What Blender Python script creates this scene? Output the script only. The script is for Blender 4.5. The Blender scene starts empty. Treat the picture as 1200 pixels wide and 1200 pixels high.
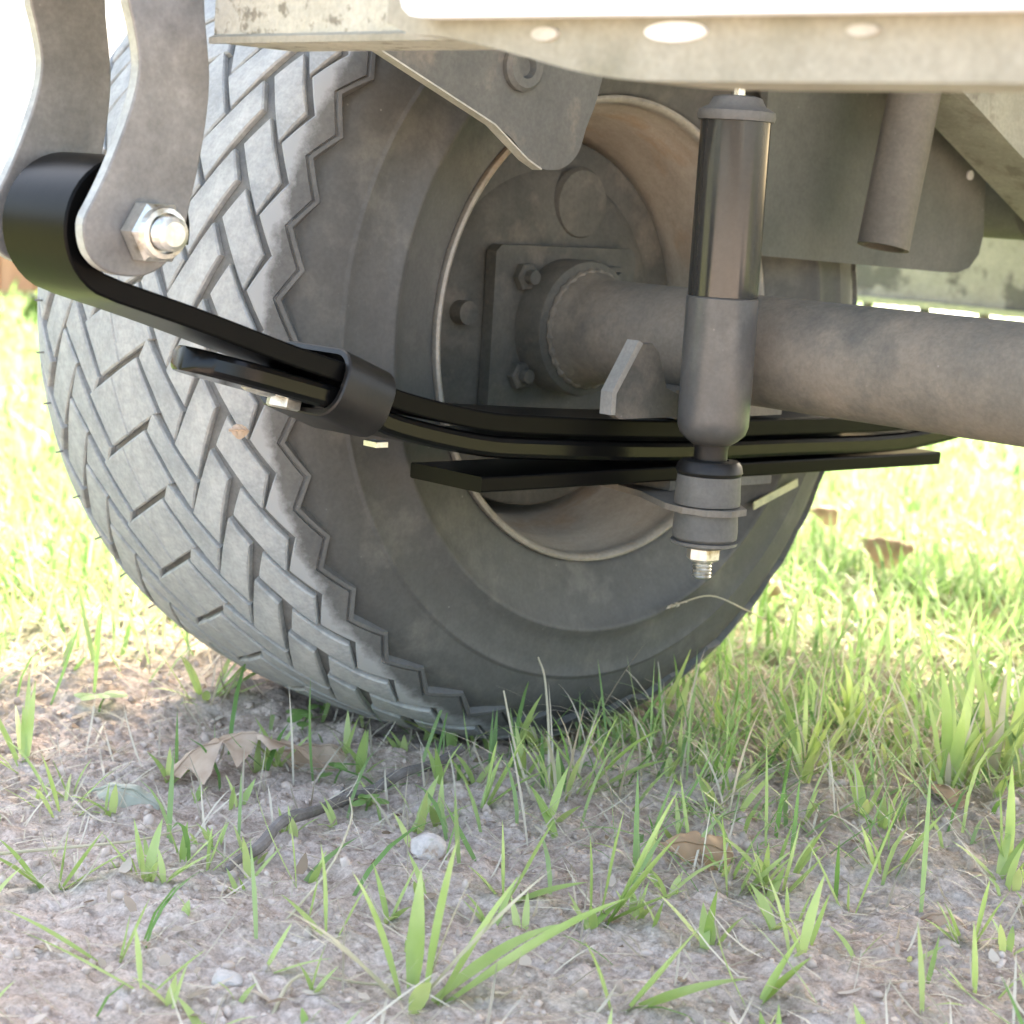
import bpy, bmesh, math, random
import numpy as np
from mathutils import Vector, Matrix
random.seed(7); rng = np.random.default_rng(7)
scene = bpy.context.scene
C = scene.collection

# ---------------------------------------------------------------- camera
cam_d = bpy.data.cameras.new('camera'); cam = bpy.data.objects.new('camera', cam_d); C.objects.link(cam)
YAW, PITCH, ROLL = 0.815, 0.1527, 0.062
d = Vector((-math.sin(YAW)*math.cos(PITCH), math.cos(YAW)*math.cos(PITCH), -math.sin(PITCH)))
r0 = d.cross(Vector((0, 0, 1))).normalized(); u0 = r0.cross(d)
rr = r0*math.cos(ROLL) + u0*math.sin(ROLL); uu = -r0*math.sin(ROLL) + u0*math.cos(ROLL)
M = Matrix((rr, uu, -d)).transposed().to_4x4(); M.translation = Vector((0.9782, -0.8767, 0.333))
cam.matrix_world = M
cam_d.sensor_width = 36; cam_d.lens = 36*2439.8/1200
cam_d.clip_start = 0.02; cam_d.clip_end = 500
cam_d.dof.use_dof = True; cam_d.dof.focus_distance = 1.02; cam_d.dof.aperture_fstop = 16
scene.camera = cam

# ---------------------------------------------------------------- sky, sun, exposure
SUN_EL, SUN_AZ = 40, (-0.45, 0.89)          # elevation in degrees, horizontal direction towards the sun
world = bpy.data.worlds.new('World'); scene.world = world; world.use_nodes = True
nt = world.node_tree; bg = nt.nodes['Background']
sky = nt.nodes.new('ShaderNodeTexSky'); sky.sky_type = 'NISHITA'; sky.sun_disc = False
sky.sun_elevation = math.radians(SUN_EL); sky.sun_rotation = math.atan2(SUN_AZ[0], SUN_AZ[1])
sky.air_density = 0.8; sky.dust_density = 5.0; sky.ozone_density = 0.3
nt.links.new(sky.outputs[0], bg.inputs[0]); bg.inputs[1].default_value = 0.15
sun_d = bpy.data.lights.new('sun', 'SUN'); sun_d.energy = 2.0; sun_d.angle = math.radians(0.55); sun_d.color = (1, .95, .86)
sun = bpy.data.objects.new('sun', sun_d); C.objects.link(sun)
sv = Vector((SUN_AZ[0], SUN_AZ[1], 0)).normalized()*math.cos(math.radians(SUN_EL)) + Vector((0, 0, math.sin(math.radians(SUN_EL))))
sun.rotation_euler = (-sv).to_track_quat('-Z', 'Y').to_euler()
scene.view_settings.view_transform = 'Standard'; scene.view_settings.look = 'None'
scene.view_settings.gamma = 1; scene.view_settings.use_curve_mapping = False
scene.view_settings.exposure = 3.25
scene.view_settings.use_white_balance = True; scene.view_settings.white_balance_temperature = 7400; scene.view_settings.white_balance_tint = 6

# ---------------------------------------------------------------- materials
def mat(name, c1, c2=None, scale=30, rough=.7, metal=0, bump=.2, bscale=None, c3=None, s3=8, t3=(.5, .6), detail=8,
        spec=.5, coat=0, dist=.002, stretch=None, rvar=0, grit=.10, speck=.22):
    m = bpy.data.materials.new(name); m.use_nodes = True
    n = m.node_tree.nodes; l = m.node_tree.links; b = n['Principled BSDF']
    tc = n.new('ShaderNodeTexCoord'); vec = tc.outputs['Object']
    if stretch:
        mp = n.new('ShaderNodeMapping'); mp.inputs['Scale'].default_value = stretch; l.new(vec, mp.inputs[0]); vec = mp.outputs[0]
    def noise(s, det=detail, ro=.6):
        t = n.new('ShaderNodeTexNoise'); t.inputs['Scale'].default_value = s; t.inputs['Detail'].default_value = det
        t.inputs['Roughness'].default_value = ro; l.new(vec, t.inputs['Vector']); return t
    def ramp(fac, p0, p1, a, bb):
        r = n.new('ShaderNodeValToRGB'); e = r.color_ramp.elements
        e[0].position = p0; e[1].position = p1; e[0].color = (*a, 1); e[1].color = (*bb, 1); l.new(fac, r.inputs[0]); return r
    col = None
    if c2:
        col = ramp(noise(scale).outputs[0], .35, .65, c1, c2).outputs[0]
    if c3:
        msk = ramp(noise(s3).outputs[0], t3[0], t3[1], (0, 0, 0), (1, 1, 1)).outputs[0]
        mx = n.new('ShaderNodeMix'); mx.data_type = 'RGBA'; l.new(msk, mx.inputs[0])
        if col: l.new(col, mx.inputs[6])
        else: mx.inputs[6].default_value = (*c1, 1)
        mx.inputs[7].default_value = (*c3, 1); col = mx.outputs[2]
    if col and grit:
        def mul(a, fac_socket, lo, hi, p0, p1):
            r = ramp(fac_socket, p0, p1, (lo, lo, lo), (hi, hi, hi)); x = n.new('ShaderNodeMix'); x.data_type = 'RGBA'; x.blend_type = 'MULTIPLY'; x.inputs[0].default_value = 1
            l.new(a, x.inputs[6]); l.new(r.outputs[0], x.inputs[7]); return x.outputs[2]
        col = mul(col, noise(420, 4).outputs[0], 1-grit, 1+grit*.7, .36, .64)
        col = mul(col, noise(95, 6, .75).outputs[0], 1-grit*.6, 1+grit*.5, .40, .60)
        if speck:                                             # pale dust flecks and nicks
            v = n.new('ShaderNodeTexVoronoi'); v.inputs['Scale'].default_value = 130; l.new(vec, v.inputs['Vector'])
            k = ramp(v.outputs['Distance'], .04, .10, (1, 1, 1), (0, 0, 0)); g2 = ramp(noise(40, 3).outputs[0], .55, .62, (0, 0, 0), (speck, speck, speck))
            mm = n.new('ShaderNodeMath'); mm.operation = 'MULTIPLY'; l.new(k.outputs[0], mm.inputs[0]); l.new(g2.outputs[0], mm.inputs[1])
            x = n.new('ShaderNodeMix'); x.data_type = 'RGBA'; l.new(mm.outputs[0], x.inputs[0]); l.new(col, x.inputs[6]); x.inputs[7].default_value = (.55, .54, .50, 1); col = x.outputs[2]
    if col: l.new(col, b.inputs['Base Color'])
    else: b.inputs['Base Color'].default_value = (*c1, 1)
    b.inputs['Roughness'].default_value = rough; b.inputs['Metallic'].default_value = metal
    b.inputs['Specular IOR Level'].default_value = spec; b.inputs['Coat Weight'].default_value = coat; b.inputs['Coat Roughness'].default_value = .12
    if rvar:
        mr = n.new('ShaderNodeMapRange'); mr.inputs[3].default_value = rough-rvar; mr.inputs[4].default_value = rough+rvar
        l.new(noise(scale*1.7).outputs[0], mr.inputs[0]); l.new(mr.outputs[0], b.inputs['Roughness'])
    if bump:
        bp = n.new('ShaderNodeBump'); bp.inputs['Strength'].default_value = bump; bp.inputs['Distance'].default_value = dist
        l.new(noise(bscale or scale*4).outputs[0], bp.inputs['Height']); l.new(bp.outputs[0], b.inputs['Normal'])
    return m

def leafmat(name, c1, c2, trans=.45, rough=.55, scale=None):
    m = bpy.data.materials.new(name); m.use_nodes = True
    n = m.node_tree.nodes; l = m.node_tree.links; b = n['Principled BSDF']; out = n['Material Output']
    g = n.new('ShaderNodeNewGeometry'); r = n.new('ShaderNodeValToRGB'); e = r.color_ramp.elements
    e[0].color = (*c1, 1); e[1].color = (*c2, 1)
    if scale:
        tc = n.new('ShaderNodeTexCoord'); t = n.new('ShaderNodeTexNoise'); t.inputs['Scale'].default_value = scale; t.inputs['Detail'].default_value = 6
        l.new(tc.outputs['Object'], t.inputs['Vector']); l.new(t.outputs[0], r.inputs[0]); e[0].position = .35; e[1].position = .65
    else:
        l.new(g.outputs['Random Per Island'], r.inputs[0])
    l.new(r.outputs[0], b.inputs['Base Color']); b.inputs['Roughness'].default_value = rough
    tr = n.new('ShaderNodeBsdfTranslucent'); l.new(r.outputs[0], tr.inputs[0])
    mx = n.new('ShaderNodeMixShader'); mx.inputs[0].default_value = trans
    l.new(b.outputs[0], mx.inputs[1]); l.new(tr.outputs[0], mx.inputs[2]); l.new(mx.outputs[0], out.inputs[0])
    return m

MT = {}
MT['rubber'] = mat('rubber_sidewall', (.056, .056, .053), (.082, .082, .076), 9, .66, bump=.12, bscale=260, c3=(.13, .125, .11), s3=24, t3=(.52, .75), dist=.0008)
MT['groove'] = mat('rubber_groove', (.115, .117, .115), (.16, .162, .157), 60, .9, bump=.3, bscale=400, dist=.0006)
MT['tread'] = mat('rubber_tread_dusty', (.27, .283, .285), (.35, .362, .36), 55, .85, bump=.35, bscale=500, c3=(.41, .415, .405), s3=24, t3=(.5, .7), dist=.0005)
MT['rim'] = mat('rusty_rim', (.29, .255, .21), (.36, .32, .265), 12, .8, bump=.3, bscale=120, c3=(.30, .22, .15), s3=16, t3=(.54, .70), dist=.001, stretch=(3, 1, 1))
MT['rimlip'] = mat('rim_lip', (.27, .25, .215), (.34, .315, .27), 30, .55, .2, bump=.2, c3=(.30, .22, .14), s3=14, t3=(.55, .7), dist=.0008)
MT['hub'] = mat('dusty_hub', (.06, .06, .053), (.098, .094, .081), 25, .85, bump=.7, bscale=70, c3=(.16, .138, .112), s3=20, t3=(.53, .70), dist=.0015)
MT['axle'] = mat('dusty_axle', (.135, .126, .108), (.20, .174, .140), 11, .75, bump=.45, bscale=160, c3=(.09, .089, .08), s3=17, t3=(.48, .66), dist=.001, rvar=.1)
MT['zinc'] = mat('zinc_bolt', (.55, .55, .50), (.70, .69, .64), 120, .35, .85, bump=.1, c3=(.30, .25, .17), s3=90, t3=(.55, .7))
MT['galv'] = mat('galvanised_hanger', (.17, .167, .16), (.23, .225, .215), 35, .55, .25, bump=.2, bscale=200, c3=(.13, .128, .125), s3=14, t3=(.48, .66), dist=.0006, rvar=.1)
MT['galv_edge'] = mat('hanger_edge', (.28, .29, .28), (.40, .415, .395), 50, .55, .2, bump=.3, dist=.0008)
MT['black'] = mat('black_paint', (.0028, .0028, .0028), None, 40, .33, bump=.15, bscale=70, coat=.0, spec=.08, dist=.0005)
MT['blackgloss'] = mat('black_paint_gloss', (.003, .003, .003), None, 40, .2, bump=.15, bscale=70, spec=.22, dist=.0004)
MT['blackdull'] = mat('black_paint_worn', (.006, .006, .0056), (.014, .013, .012), 60, .45, bump=.2, bscale=160, spec=.35, dist=.0006, grit=.07, speck=0)
MT['beam'] = mat('pitted_galvanised_beam', (.40, .395, .33), (.50, .49, .42), 14, .75, bump=.6, bscale=160, c3=(.20, .19, .15), s3=130, t3=(.56, .64), dist=.002)
MT['beamplain'] = mat('cream_beam', (.27, .26, .21), (.32, .305, .25), 10, .6, bump=.25, bscale=120, c3=(.21, .20, .15), s3=18, t3=(.5, .72), dist=.0008)
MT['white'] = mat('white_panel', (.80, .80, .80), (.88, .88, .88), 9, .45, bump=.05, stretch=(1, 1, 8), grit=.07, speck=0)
MT['creamoval'] = mat('cream_oval', (.44, .42, .37), (.52, .50, .45), 60, .5, bump=.1)
MT['shock'] = mat('gloss_black_shock', (.022, .022, .021), (.03, .03, .028), 20, .16, bump=.03, bscale=60, coat=.2, dist=.0004, grit=.07, speck=0)
MT['shockbody'] = mat('dusty_shock_body', (.065, .065, .063), (.085, .085, .082), 26, .34, bump=.06, bscale=200, c3=(.12, .12, .115), s3=30, t3=(.52, .75), dist=.0005)
MT['bushing'] = mat('rubber_bushing', (.085, .085, .08), (.115, .112, .104), 40, .7, bump=.2, dist=.0006)
MT['chrome'] = mat('chrome_rod', (.85, .83, .78), None, rough=.12, metal=1, bump=0)
MT['darkplate'] = mat('dark_plate', (.075, .078, .066), (.105, .107, .092), 14, .7, bump=.15, c3=(.125, .12, .105), s3=9, t3=(.52, .7), dist=.0006)
MT['gusset'] = mat('rust_dusted_gusset', (.09, .092, .084), (.12, .119, .107), 20, .75, bump=.25, c3=(.165, .146, .122), s3=20, t3=(.52, .60), dist=.0008)
MT['edge'] = mat('lit_bracket_edge', (.36, .36, .31), (.46, .45, .39), 60, .5, .2, bump=.2, dist=.0005)
MT['edge2'] = mat('dusty_flange', (.19, .185, .165), (.23, .222, .20), 40, .75, bump=.3, dist=.0006)
MT['pipe'] = mat('brown_dusty_pipe', (.115, .104, .085), (.15, .134, .11), 14, .8, bump=.2, dist=.0006)
MT['brace'] = mat('brace_bar', (.24, .24, .20), (.32, .315, .26), 30, .75, bump=.5, bscale=120, c3=(.18, .17, .14), s3=40, t3=(.55, .65), dist=.001)
MT['flaky'] = mat('flaking_board', (.36, .335, .285), (.46, .43, .37), 16, .85, bump=.6, bscale=60, c3=(.17, .16, .14), s3=22, t3=(.48, .56), dist=.002)
MT['shade_deck'] = mat('shade_boards', (.22, .18, .13), (.30, .25, .19), 6, .8, bump=.3, stretch=(1, 12, 12))
MT['strip'] = mat('pale_strip', (.55, .56, .36), (.42, .43, .30), 90, .35, bump=.1)
MT['soilbits'] = mat('soil_crumb', (.40, .31, .25), (.62, .52, .45), 40, .95, bump=.6, bscale=300, dist=.001, grit=.07, speck=0)
MT['stone'] = mat('pale_stone', (.44, .38, .34), (.58, .52, .48), 60, .85, bump=.9, c3=(.38, .27, .20), s3=70, t3=(.52, .62), dist=.001)
MT['greystone'] = mat('grey_stone', (.40, .36, .33), (.52, .48, .45), 60, .85, bump=.5, dist=.001)
MT['twig'] = mat('twig_bark', (.12, .104, .093), (.21, .185, .17), 120, .9, bump=.7, dist=.001)
MT['grass'] = leafmat('grass_blade', (.14, .29, .07), (.38, .52, .24), .5)
MT['seedling'] = leafmat('seedling_blade', (.33, .47, .13), (.50, .62, .26), .42, .5, scale=25)
MT['sprout'] = leafmat('sprout_blade', (.30, .44, .12), (.52, .62, .26), .42, .5)
MT['straw'] = leafmat('dead_grass', (.34, .29, .21), (.70, .64, .52), .25, .8)
MT['litter'] = leafmat('leaf_scraps', (.24, .17, .11), (.58, .50, .42), .15, .8)
MT['drystem'] = leafmat('dry_stem', (.48, .44, .30), (.62, .56, .42), .2, .8, scale=30)
MT['oak'] = leafmat('dry_oak_leaf', (.42, .29, .20), (.60, .46, .35), .2, .7, scale=60)
MT['browndry'] = leafmat('brown_leaf', (.33, .21, .12), (.46, .31, .19), .25, .7, scale=50)
MT['paleleaf'] = leafmat('pale_green_leaf', (.40, .41, .33), (.54, .55, .46), .2, .6, scale=60)
MT['weed'] = leafmat('weed_leaf', (.15, .29, .07), (.26, .40, .13), .4, .5, scale=60)
MT['shrub'] = leafmat('shrub_leaf', (.10, .20, .03), (.32, .42, .08), .4)
MT['petal'] = leafmat('pink_petal', (.70, .30, .45), (.80, .55, .65), .4)
MT['cedar'] = mat('cedar_board', (.42, .20, .10), (.55, .30, .17), 5, .8, bump=.3, stretch=(8, 8, 1), grit=.07, speck=0)
MT['siding'] = mat('white_siding', (.76, .74, .73), (.82, .80, .79), 4, .7, bump=.05, grit=.07, speck=0)
MT['concrete'] = mat('pale_concrete', (.55, .54, .50), (.66, .65, .61), 3, .9, bump=.2, grit=.07, speck=0)
MT['roof'] = mat('roof_shingle', (.16, .14, .13), (.24, .22, .20), 5, .9, bump=.3)

def ground_material():
    m = bpy.data.materials.new('soil_ground'); m.use_nodes = True
    n = m.node_tree.nodes; l = m.node_tree.links; b = n['Principled BSDF']
    tc = n.new('ShaderNodeTexCoord')
    def noise(s, det=10, ro=.65):
        t = n.new('ShaderNodeTexNoise'); t.inputs['Scale'].default_value = s; t.inputs['Detail'].default_value = det; t.inputs['Roughness'].default_value = ro
        l.new(tc.outputs['Object'], t.inputs['Vector']); return t.outputs[0]
    def ramp(f, *st):
        r = n.new('ShaderNodeValToRGB'); e = r.color_ramp.elements
        while len(e) < len(st): e.new(.5)
        for k, (p, c) in enumerate(st): e[k].position = p; e[k].color = (*c, 1)
        l.new(f, r.inputs[0]); return r.outputs[0]
    def mix(f, a, bb):
        x = n.new('ShaderNodeMix'); x.data_type = 'RGBA'; l.new(f, x.inputs[0]); l.new(a, x.inputs[6]); l.new(bb, x.inputs[7]); return x.outputs[2]
    soil = ramp(noise(55), (.3, (.36, .275, .225)), (.5, (.54, .435, .37)), (.7, (.70, .60, .53)))
    pale = ramp(noise(140), (.35, (.46, .375, .325)), (.65, (.70, .61, .55)))
    soil = mix(ramp(noise(7, 4), (.42, (0, 0, 0)), (.6, (1, 1, 1))), soil, pale)
    def mulc(a, f, lo, hi, p0, p1):
        x = n.new('ShaderNodeMix'); x.data_type = 'RGBA'; x.blend_type = 'MULTIPLY'; x.inputs[0].default_value = 1
        l.new(a, x.inputs[6]); l.new(ramp(f, (p0, (lo, lo*.97, lo*.94)), (p1, (hi, hi, hi))), x.inputs[7]); return x.outputs[2]
    soil = mulc(soil, noise(420, 4), .78, 1.14, .36, .62); soil = mulc(soil, noise(120, 6, .8), .70, 1.08, .36, .50)
    # thatch and turf colour away from the bare patch in front of the wheel
    turf = ramp(noise(25), (.3, (.10, .13, .045)), (.5, (.19, .21, .08)), (.7, (.33, .30, .18)))
    g = n.new('ShaderNodeAttribute'); g.attribute_name = 'turf'
    l.new(mix(g.outputs['Fac'], soil, turf), b.inputs['Base Color'])
    b.inputs['Roughness'].default_value = .95; b.inputs['Specular IOR Level'].default_value = .15
    bp = n.new('ShaderNodeBump'); bp.inputs['Strength'].default_value = .9; bp.inputs['Distance'].default_value = .005
    l.new(noise(180, 8, .7), bp.inputs['Height']); l.new(bp.outputs[0], b.inputs['Normal'])
    return m

# ---------------------------------------------------------------- helpers
def tag(o, label=None, cat=None, group=None, kind=None):
    if label: o['label'] = label
    if cat: o['category'] = cat
    if group: o['group'] = group
    if kind: o['kind'] = kind
    return o
def thing(name, loc, label, cat, group=None):
    o = bpy.data.objects.new(name, None); o.location = loc; o.empty_display_size = .02; C.objects.link(o)
    return tag(o, label, cat, group)
def link(name, me, m, parent=None, smooth=False, keep=True):
    o = bpy.data.objects.new(name, me); C.objects.link(o)
    if m is not None and not me.materials: me.materials.append(m)
    if smooth: me.polygons.foreach_set('use_smooth', [True]*len(me.polygons))
    if parent is not None:
        o.parent = parent
        if keep:                                   # vertices are given in world space
            q = parent; loc = Vector()
            while q is not None: loc += q.location; q = q.parent
            o.location = -loc
    return o
def mesh(name, v, f):
    me = bpy.data.meshes.new(name); me.from_pydata([tuple(map(float, p)) for p in v], [], [tuple(map(int, q)) for q in f]); me.update(); return me
def bm_obj(name, bm, m, parent=None, smooth=False, bevel=0, seg=2):
    if bevel:
        bmesh.ops.bevel(bm, geom=[e for e in bm.edges if len(e.link_faces) == 2 and e.calc_face_angle(0) > .5], offset=bevel, segments=seg, affect='EDGES', profile=.5, clamp_overlap=True)
    bmesh.ops.recalc_face_normals(bm, faces=bm.faces)
    me = bpy.data.meshes.new(name); bm.to_mesh(me); bm.free()
    o = link(name, me, m, parent)
    if smooth: shade(o)
    return o
def shade(o, ang=40):
    me = o.data; bm = bmesh.new(); bm.from_mesh(me)
    for f in bm.faces: f.smooth = True
    for e in bm.edges: e.smooth = not (len(e.link_faces) == 2 and e.calc_face_angle(0) > math.radians(ang))
    bm.to_mesh(me); bm.free()
def prism(bm, poly, axis, a, b):
    """polygon in the two other axes (in x,y,z order) extruded along axis from a to b"""
    def P(p, t):
        q = list(p); q.insert(axis, t); return q
    v0 = [bm.verts.new(P(p, a)) for p in poly]; v1 = [bm.verts.new(P(p, b)) for p in poly]
    bm.faces.new(v0); bm.faces.new(v1[::-1]); n = len(poly)
    for i in range(n): bm.faces.new((v0[i], v1[i], v1[(i+1) % n], v0[(i+1) % n]))
def box(bm, x0, x1, y0, y1, z0, z1): prism(bm, [(x0, y0), (x1, y0), (x1, y1), (x0, y1)], 2, z0, z1)
def lathe(bm, prof, p0, axis, n=48, close=False):
    """prof: (t along axis, radius)"""
    p0 = Vector(p0); a = Vector(axis).normalized(); x = a.orthogonal().normalized(); y = a.cross(x)
    rings = []
    for t, r in prof:
        if r < 1e-6: rings.append([bm.verts.new(p0 + a*t)])
        else: rings.append([bm.verts.new(p0 + a*t + (x*math.cos(k*2*math.pi/n) + y*math.sin(k*2*math.pi/n))*r) for k in range(n)])
    prs = list(zip(rings, rings[1:]))
    if close: prs.append((rings[-1], rings[0]))
    for A, B in prs:
        for k in range(n):
            q = [A[k % len(A)], A[(k+1) % len(A)], B[(k+1) % len(B)], B[k % len(B)]]
            u = []
            for v in q:
                if v not in u: u.append(v)
            if len(u) > 2: bm.faces.new(u)
def cyl(bm, p0, p1, r, n=32):
    p0, p1 = Vector(p0), Vector(p1); L = (p1-p0).length; lathe(bm, [(0, 0), (0, r), (L, r), (L, 0)], p0, p1-p0, n)
def hexnut(bm, p0, axis, r, h, rot=0):
    p0 = Vector(p0); a = Vector(axis).normalized(); x = a.orthogonal().normalized(); y = a.cross(x); rings = []
    for t, k in ((0, .93), (h*.12, 1), (h*.85, 1), (h, .86)):
        rings.append([bm.verts.new(p0 + a*t + (x*math.cos(rot+i*math.pi/3) + y*math.sin(rot+i*math.pi/3))*r*k) for i in range(6)])
    for A, B in zip(rings, rings[1:]):
        for i in range(6): bm.faces.new((A[i], A[(i+1) % 6], B[(i+1) % 6], B[i]))
    bm.faces.new(rings[0][::-1]); bm.faces.new(rings[-1])
def threads(bm, p0, axis, r, L, n=24, pitch=.0018):
    k = int(L/pitch*2); prof = [(0, 0)] + [(L*i/k, r*(1 if i % 2 else .86)) for i in range(k+1)] + [(L+.001, r*.7), (L+.001, 0)]
    lathe(bm, prof, p0, axis, n)
def catmull(pts, n=8):
    P = [Vector(p) for p in pts]; P = [2*P[0]-P[1]] + P + [2*P[-1]-P[-2]]; out = []
    for i in range(1, len(P)-2):
        for k in range(n):
            t = k/n; a, b, c, e = P[i-1:i+3]
            out.append(.5*((2*b) + (c-a)*t + (2*a-5*b+4*c-e)*t*t + (3*b-a-3*c+e)*t**3))
    out.append(P[-2]); return out
def tube(bm, pts, rad, n=10):
    pts = [Vector(p) for p in pts]; rings = []; up = Vector((.13, .2, .97))
    for i, p in enumerate(pts):
        t = (pts[min(i+1, len(pts)-1)] - pts[max(i-1, 0)]).normalized(); x = t.cross(up).normalized(); y = t.cross(x)
        r = rad(i/(len(pts)-1)) if callable(rad) else rad
        rings.append([bm.verts.new(p + (x*math.cos(k*2*math.pi/n) + y*math.sin(k*2*math.pi/n))*r) for k in range(n)])
    for A, B in zip(rings, rings[1:]):
        for k in range(n): bm.faces.new((A[k], A[(k+1) % n], B[(k+1) % n], B[k]))
    bm.faces.new(rings[0][::-1]); bm.faces.new(rings[-1])
def vnoise(x, y, seed=0):
    xi = np.floor(x).astype(np.int64); yi = np.floor(y).astype(np.int64); fx = x-xi; fy = y-yi
    fx = fx*fx*(3-2*fx); fy = fy*fy*(3-2*fy)
    def h(a, b):
        q = (a*374761393 + b*668265263 + seed*1442695041) & 0xffffffff
        q = ((q ^ (q >> 13))*1274126177) & 0xffffffff
        return ((q ^ (q >> 16)) & 0xffff)/65535.0
    return (h(xi, yi)*(1-fx)+h(xi+1, yi)*fx)*(1-fy) + (h(xi, yi+1)*(1-fx)+h(xi+1, yi+1)*fx)*fy
def gz(x, y):
    """ground height"""
    x = np.asarray(x, float); y = np.asarray(y, float)
    near = np.exp(-((x-.05)**2+(y+.1)**2)/1.2)
    z = (vnoise(x*3, y*3, 1)-.5)*.022 + (vnoise(x*11, y*11, 2)-.5)*.012
    z = z + near*((vnoise(x*38, y*38, 3)-.5)*.007 + np.abs(vnoise(x*75, y*75, 4)-.5)*.010 + np.abs(vnoise(x*150, y*150, 5)-.5)*.007 + (vnoise(x*260, y*260, 6)-.5)*.003)
    flat = np.exp(-((x/.16)**2+(y/.12)**2))
    rho = np.hypot(x/.135, y/.085)
    return z*(1-.75*flat) - .002*flat + .007*np.exp(-((rho-1.35)/.3)**2)*(.5+vnoise(x*60, y*60, 8))
def turf_amount(x, y):
    x = np.asarray(x, float); y = np.asarray(y, float)
    left = np.clip((-x-.10+.10*(vnoise(x*7, y*7, 11)-.5))/.30, 0, 1)
    back = np.clip((y+.03-.35*np.maximum(x-.22, 0)+.24*(vnoise(x*6, y*6, 12)-.5))/.50, 0, 1)
    return np.clip(np.maximum(left, back), 0, 1)

# ================================================================ THE SETTING
def axis_coords(lo, hi, step, far, grow=1.16):
    a = list(np.arange(lo, hi, step)); s = step; p = hi
    while p < far: a.append(p); s *= grow; p += s
    a.append(far); s = step; p = lo-step
    while p > -far: a.insert(0, p); s *= grow; p -= s
    a.insert(0, -far); return np.array(a)
gx = axis_coords(-.30, .64, .0026, 120); gy = axis_coords(-.50, .45, .0026, 120)
GX, GY = np.meshgrid(gx, gy, indexing='ij'); GZ = gz(GX, GY); far_m = np.hypot(GX, GY) > 5; GZ[far_m] *= .3
nx, ny = GX.shape; idx = np.arange(nx*ny).reshape(nx, ny)
F = np.stack([idx[:-1, :-1], idx[1:, :-1], idx[1:, 1:], idx[:-1, 1:]], -1).reshape(-1, 4)
me = bpy.data.meshes.new('ground')
me.vertices.add(nx*ny); me.vertices.foreach_set('co', np.stack([GX, GY, GZ], -1).astype(np.float32).ravel())
me.loops.add(F.size); me.loops.foreach_set('vertex_index', F.ravel().astype(np.int32))
me.polygons.add(len(F)); me.polygons.foreach_set('loop_start', (np.arange(len(F))*4).astype(np.int32)); me.polygons.foreach_set('loop_total', np.full(len(F), 4, np.int32))
at = me.attributes.new('turf', 'FLOAT', 'POINT'); at.data.foreach_set('value', turf_amount(GX, GY).astype(np.float32).ravel())
me.update(calc_edges=True); me.validate()
g = link('ground', me, ground_material(), smooth=True); tag(g, 'bare crumbly grey-brown soil thinning into lawn around the tyre', kind='structure')
bm = bmesh.new(); prism(bm, [(-40, 4.4), (-1.0, 4.4), (3, 7.5), (12, 7.5), (12, 13), (-40, 13)], 2, .0, .03)
tag(bm_obj('driveway', bm, MT['concrete']), 'pale concrete drive beyond the lawn', kind='structure')

# ---------------------------------------------------------------- garden beyond
fence = thing('garden_fence', (-3.7, 1.9, 0), 'low red-brown timber garden fence far behind the tyre on the left', 'fence')
for k in range(44):
    y0 = .2 + k*.105 - 1.2; bm = bmesh.new()
    h = .30+random.uniform(-.012, .012); x = -3.7+random.uniform(-.004, .004)
    prism(bm, [(y0, .01), (y0+.097, .01), (y0+.097, h-.02), (y0+.08, h), (y0+.017, h), (y0, h-.02)], 0, x-.01, x+.01)
    bm_obj('board', bm, MT['cedar'], fence)
for z in (.08, .22):
    bm = bmesh.new(); box(bm, -3.75, -3.712, -1.05, 3.6, z, z+.05); bm_obj('rail', bm, MT['cedar'], fence)
hs = thing('house', (-13, 5, 0), 'white clapboard house far off at the left behind the garden fence', 'house')
for k in range(18):
    bm = bmesh.new(); prism(bm, [(-12.98, .2+k*.16), (-12.93, .2+k*.16), (-12.97, .365+k*.16), (-12.99, .365+k*.16)], 1, -2, 8)
    bm_obj('clapboard', bm, MT['siding'], hs)
bm = bmesh.new(); box(bm, -19, -13, -1.98, 7.98, 0, 3.05); bm_obj('wall', bm, MT['siding'], hs)
bm = bmesh.new(); prism(bm, [(-19.5, 3.06), (-12.4, 3.06), (-16, 5.2)], 1, -2.4, 8.4); bm_obj('roof', bm, MT['roof'], hs)

def leaf_cloud(n, fn, size, seed):
    rg = np.random.default_rng(seed); V = []; Fc = []
    for k in range(n):
        c = fn(rg); t = rg.normal(size=3); t /= np.linalg.norm(t); b = np.cross(t, rg.normal(size=3)); b /= np.linalg.norm(b); s = size*rg.uniform(.6, 1.3); i = len(V)
        V += [c-t*s, c+b*s*.45, c+t*s, c-b*s*.45]; Fc.append((i, i+1, i+2, i+3))
    return mesh('leaves', V, Fc)
def shrub(x, y, rx, h, label, flowers, seed):
    t = thing('flowering_shrub', (x, y, 0), label, 'shrub', 'shrubs by the garden fence')
    def f(rg):
        a = rg.uniform(0, 2*math.pi); q = rg.uniform(.3, 1)**.6; zz = rg.uniform(.02, 1); w = math.sin(math.pi*min(.5+zz*.5, .97))**.6
        return np.array([x+rx*q*w*math.cos(a), y+rx*q*w*math.sin(a), h*zz])
    link('foliage', leaf_cloud(1300, f, .012, seed), MT['shrub'], t)
    if flowers: link('blossom', leaf_cloud(420, f, .012, seed+1), MT['petal'], t)
    bm = bmesh.new()
    for k in range(5):
        a = k*1.3; tube(bm, [(x, y, 0), (x+rx*.3*math.cos(a), y+rx*.3*math.sin(a), h*.5), (x+rx*.6*math.cos(a), y+rx*.6*math.sin(a), h*.9)], .006, 6)
    bm_obj('stem', bm, MT['twig'], t)
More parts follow.
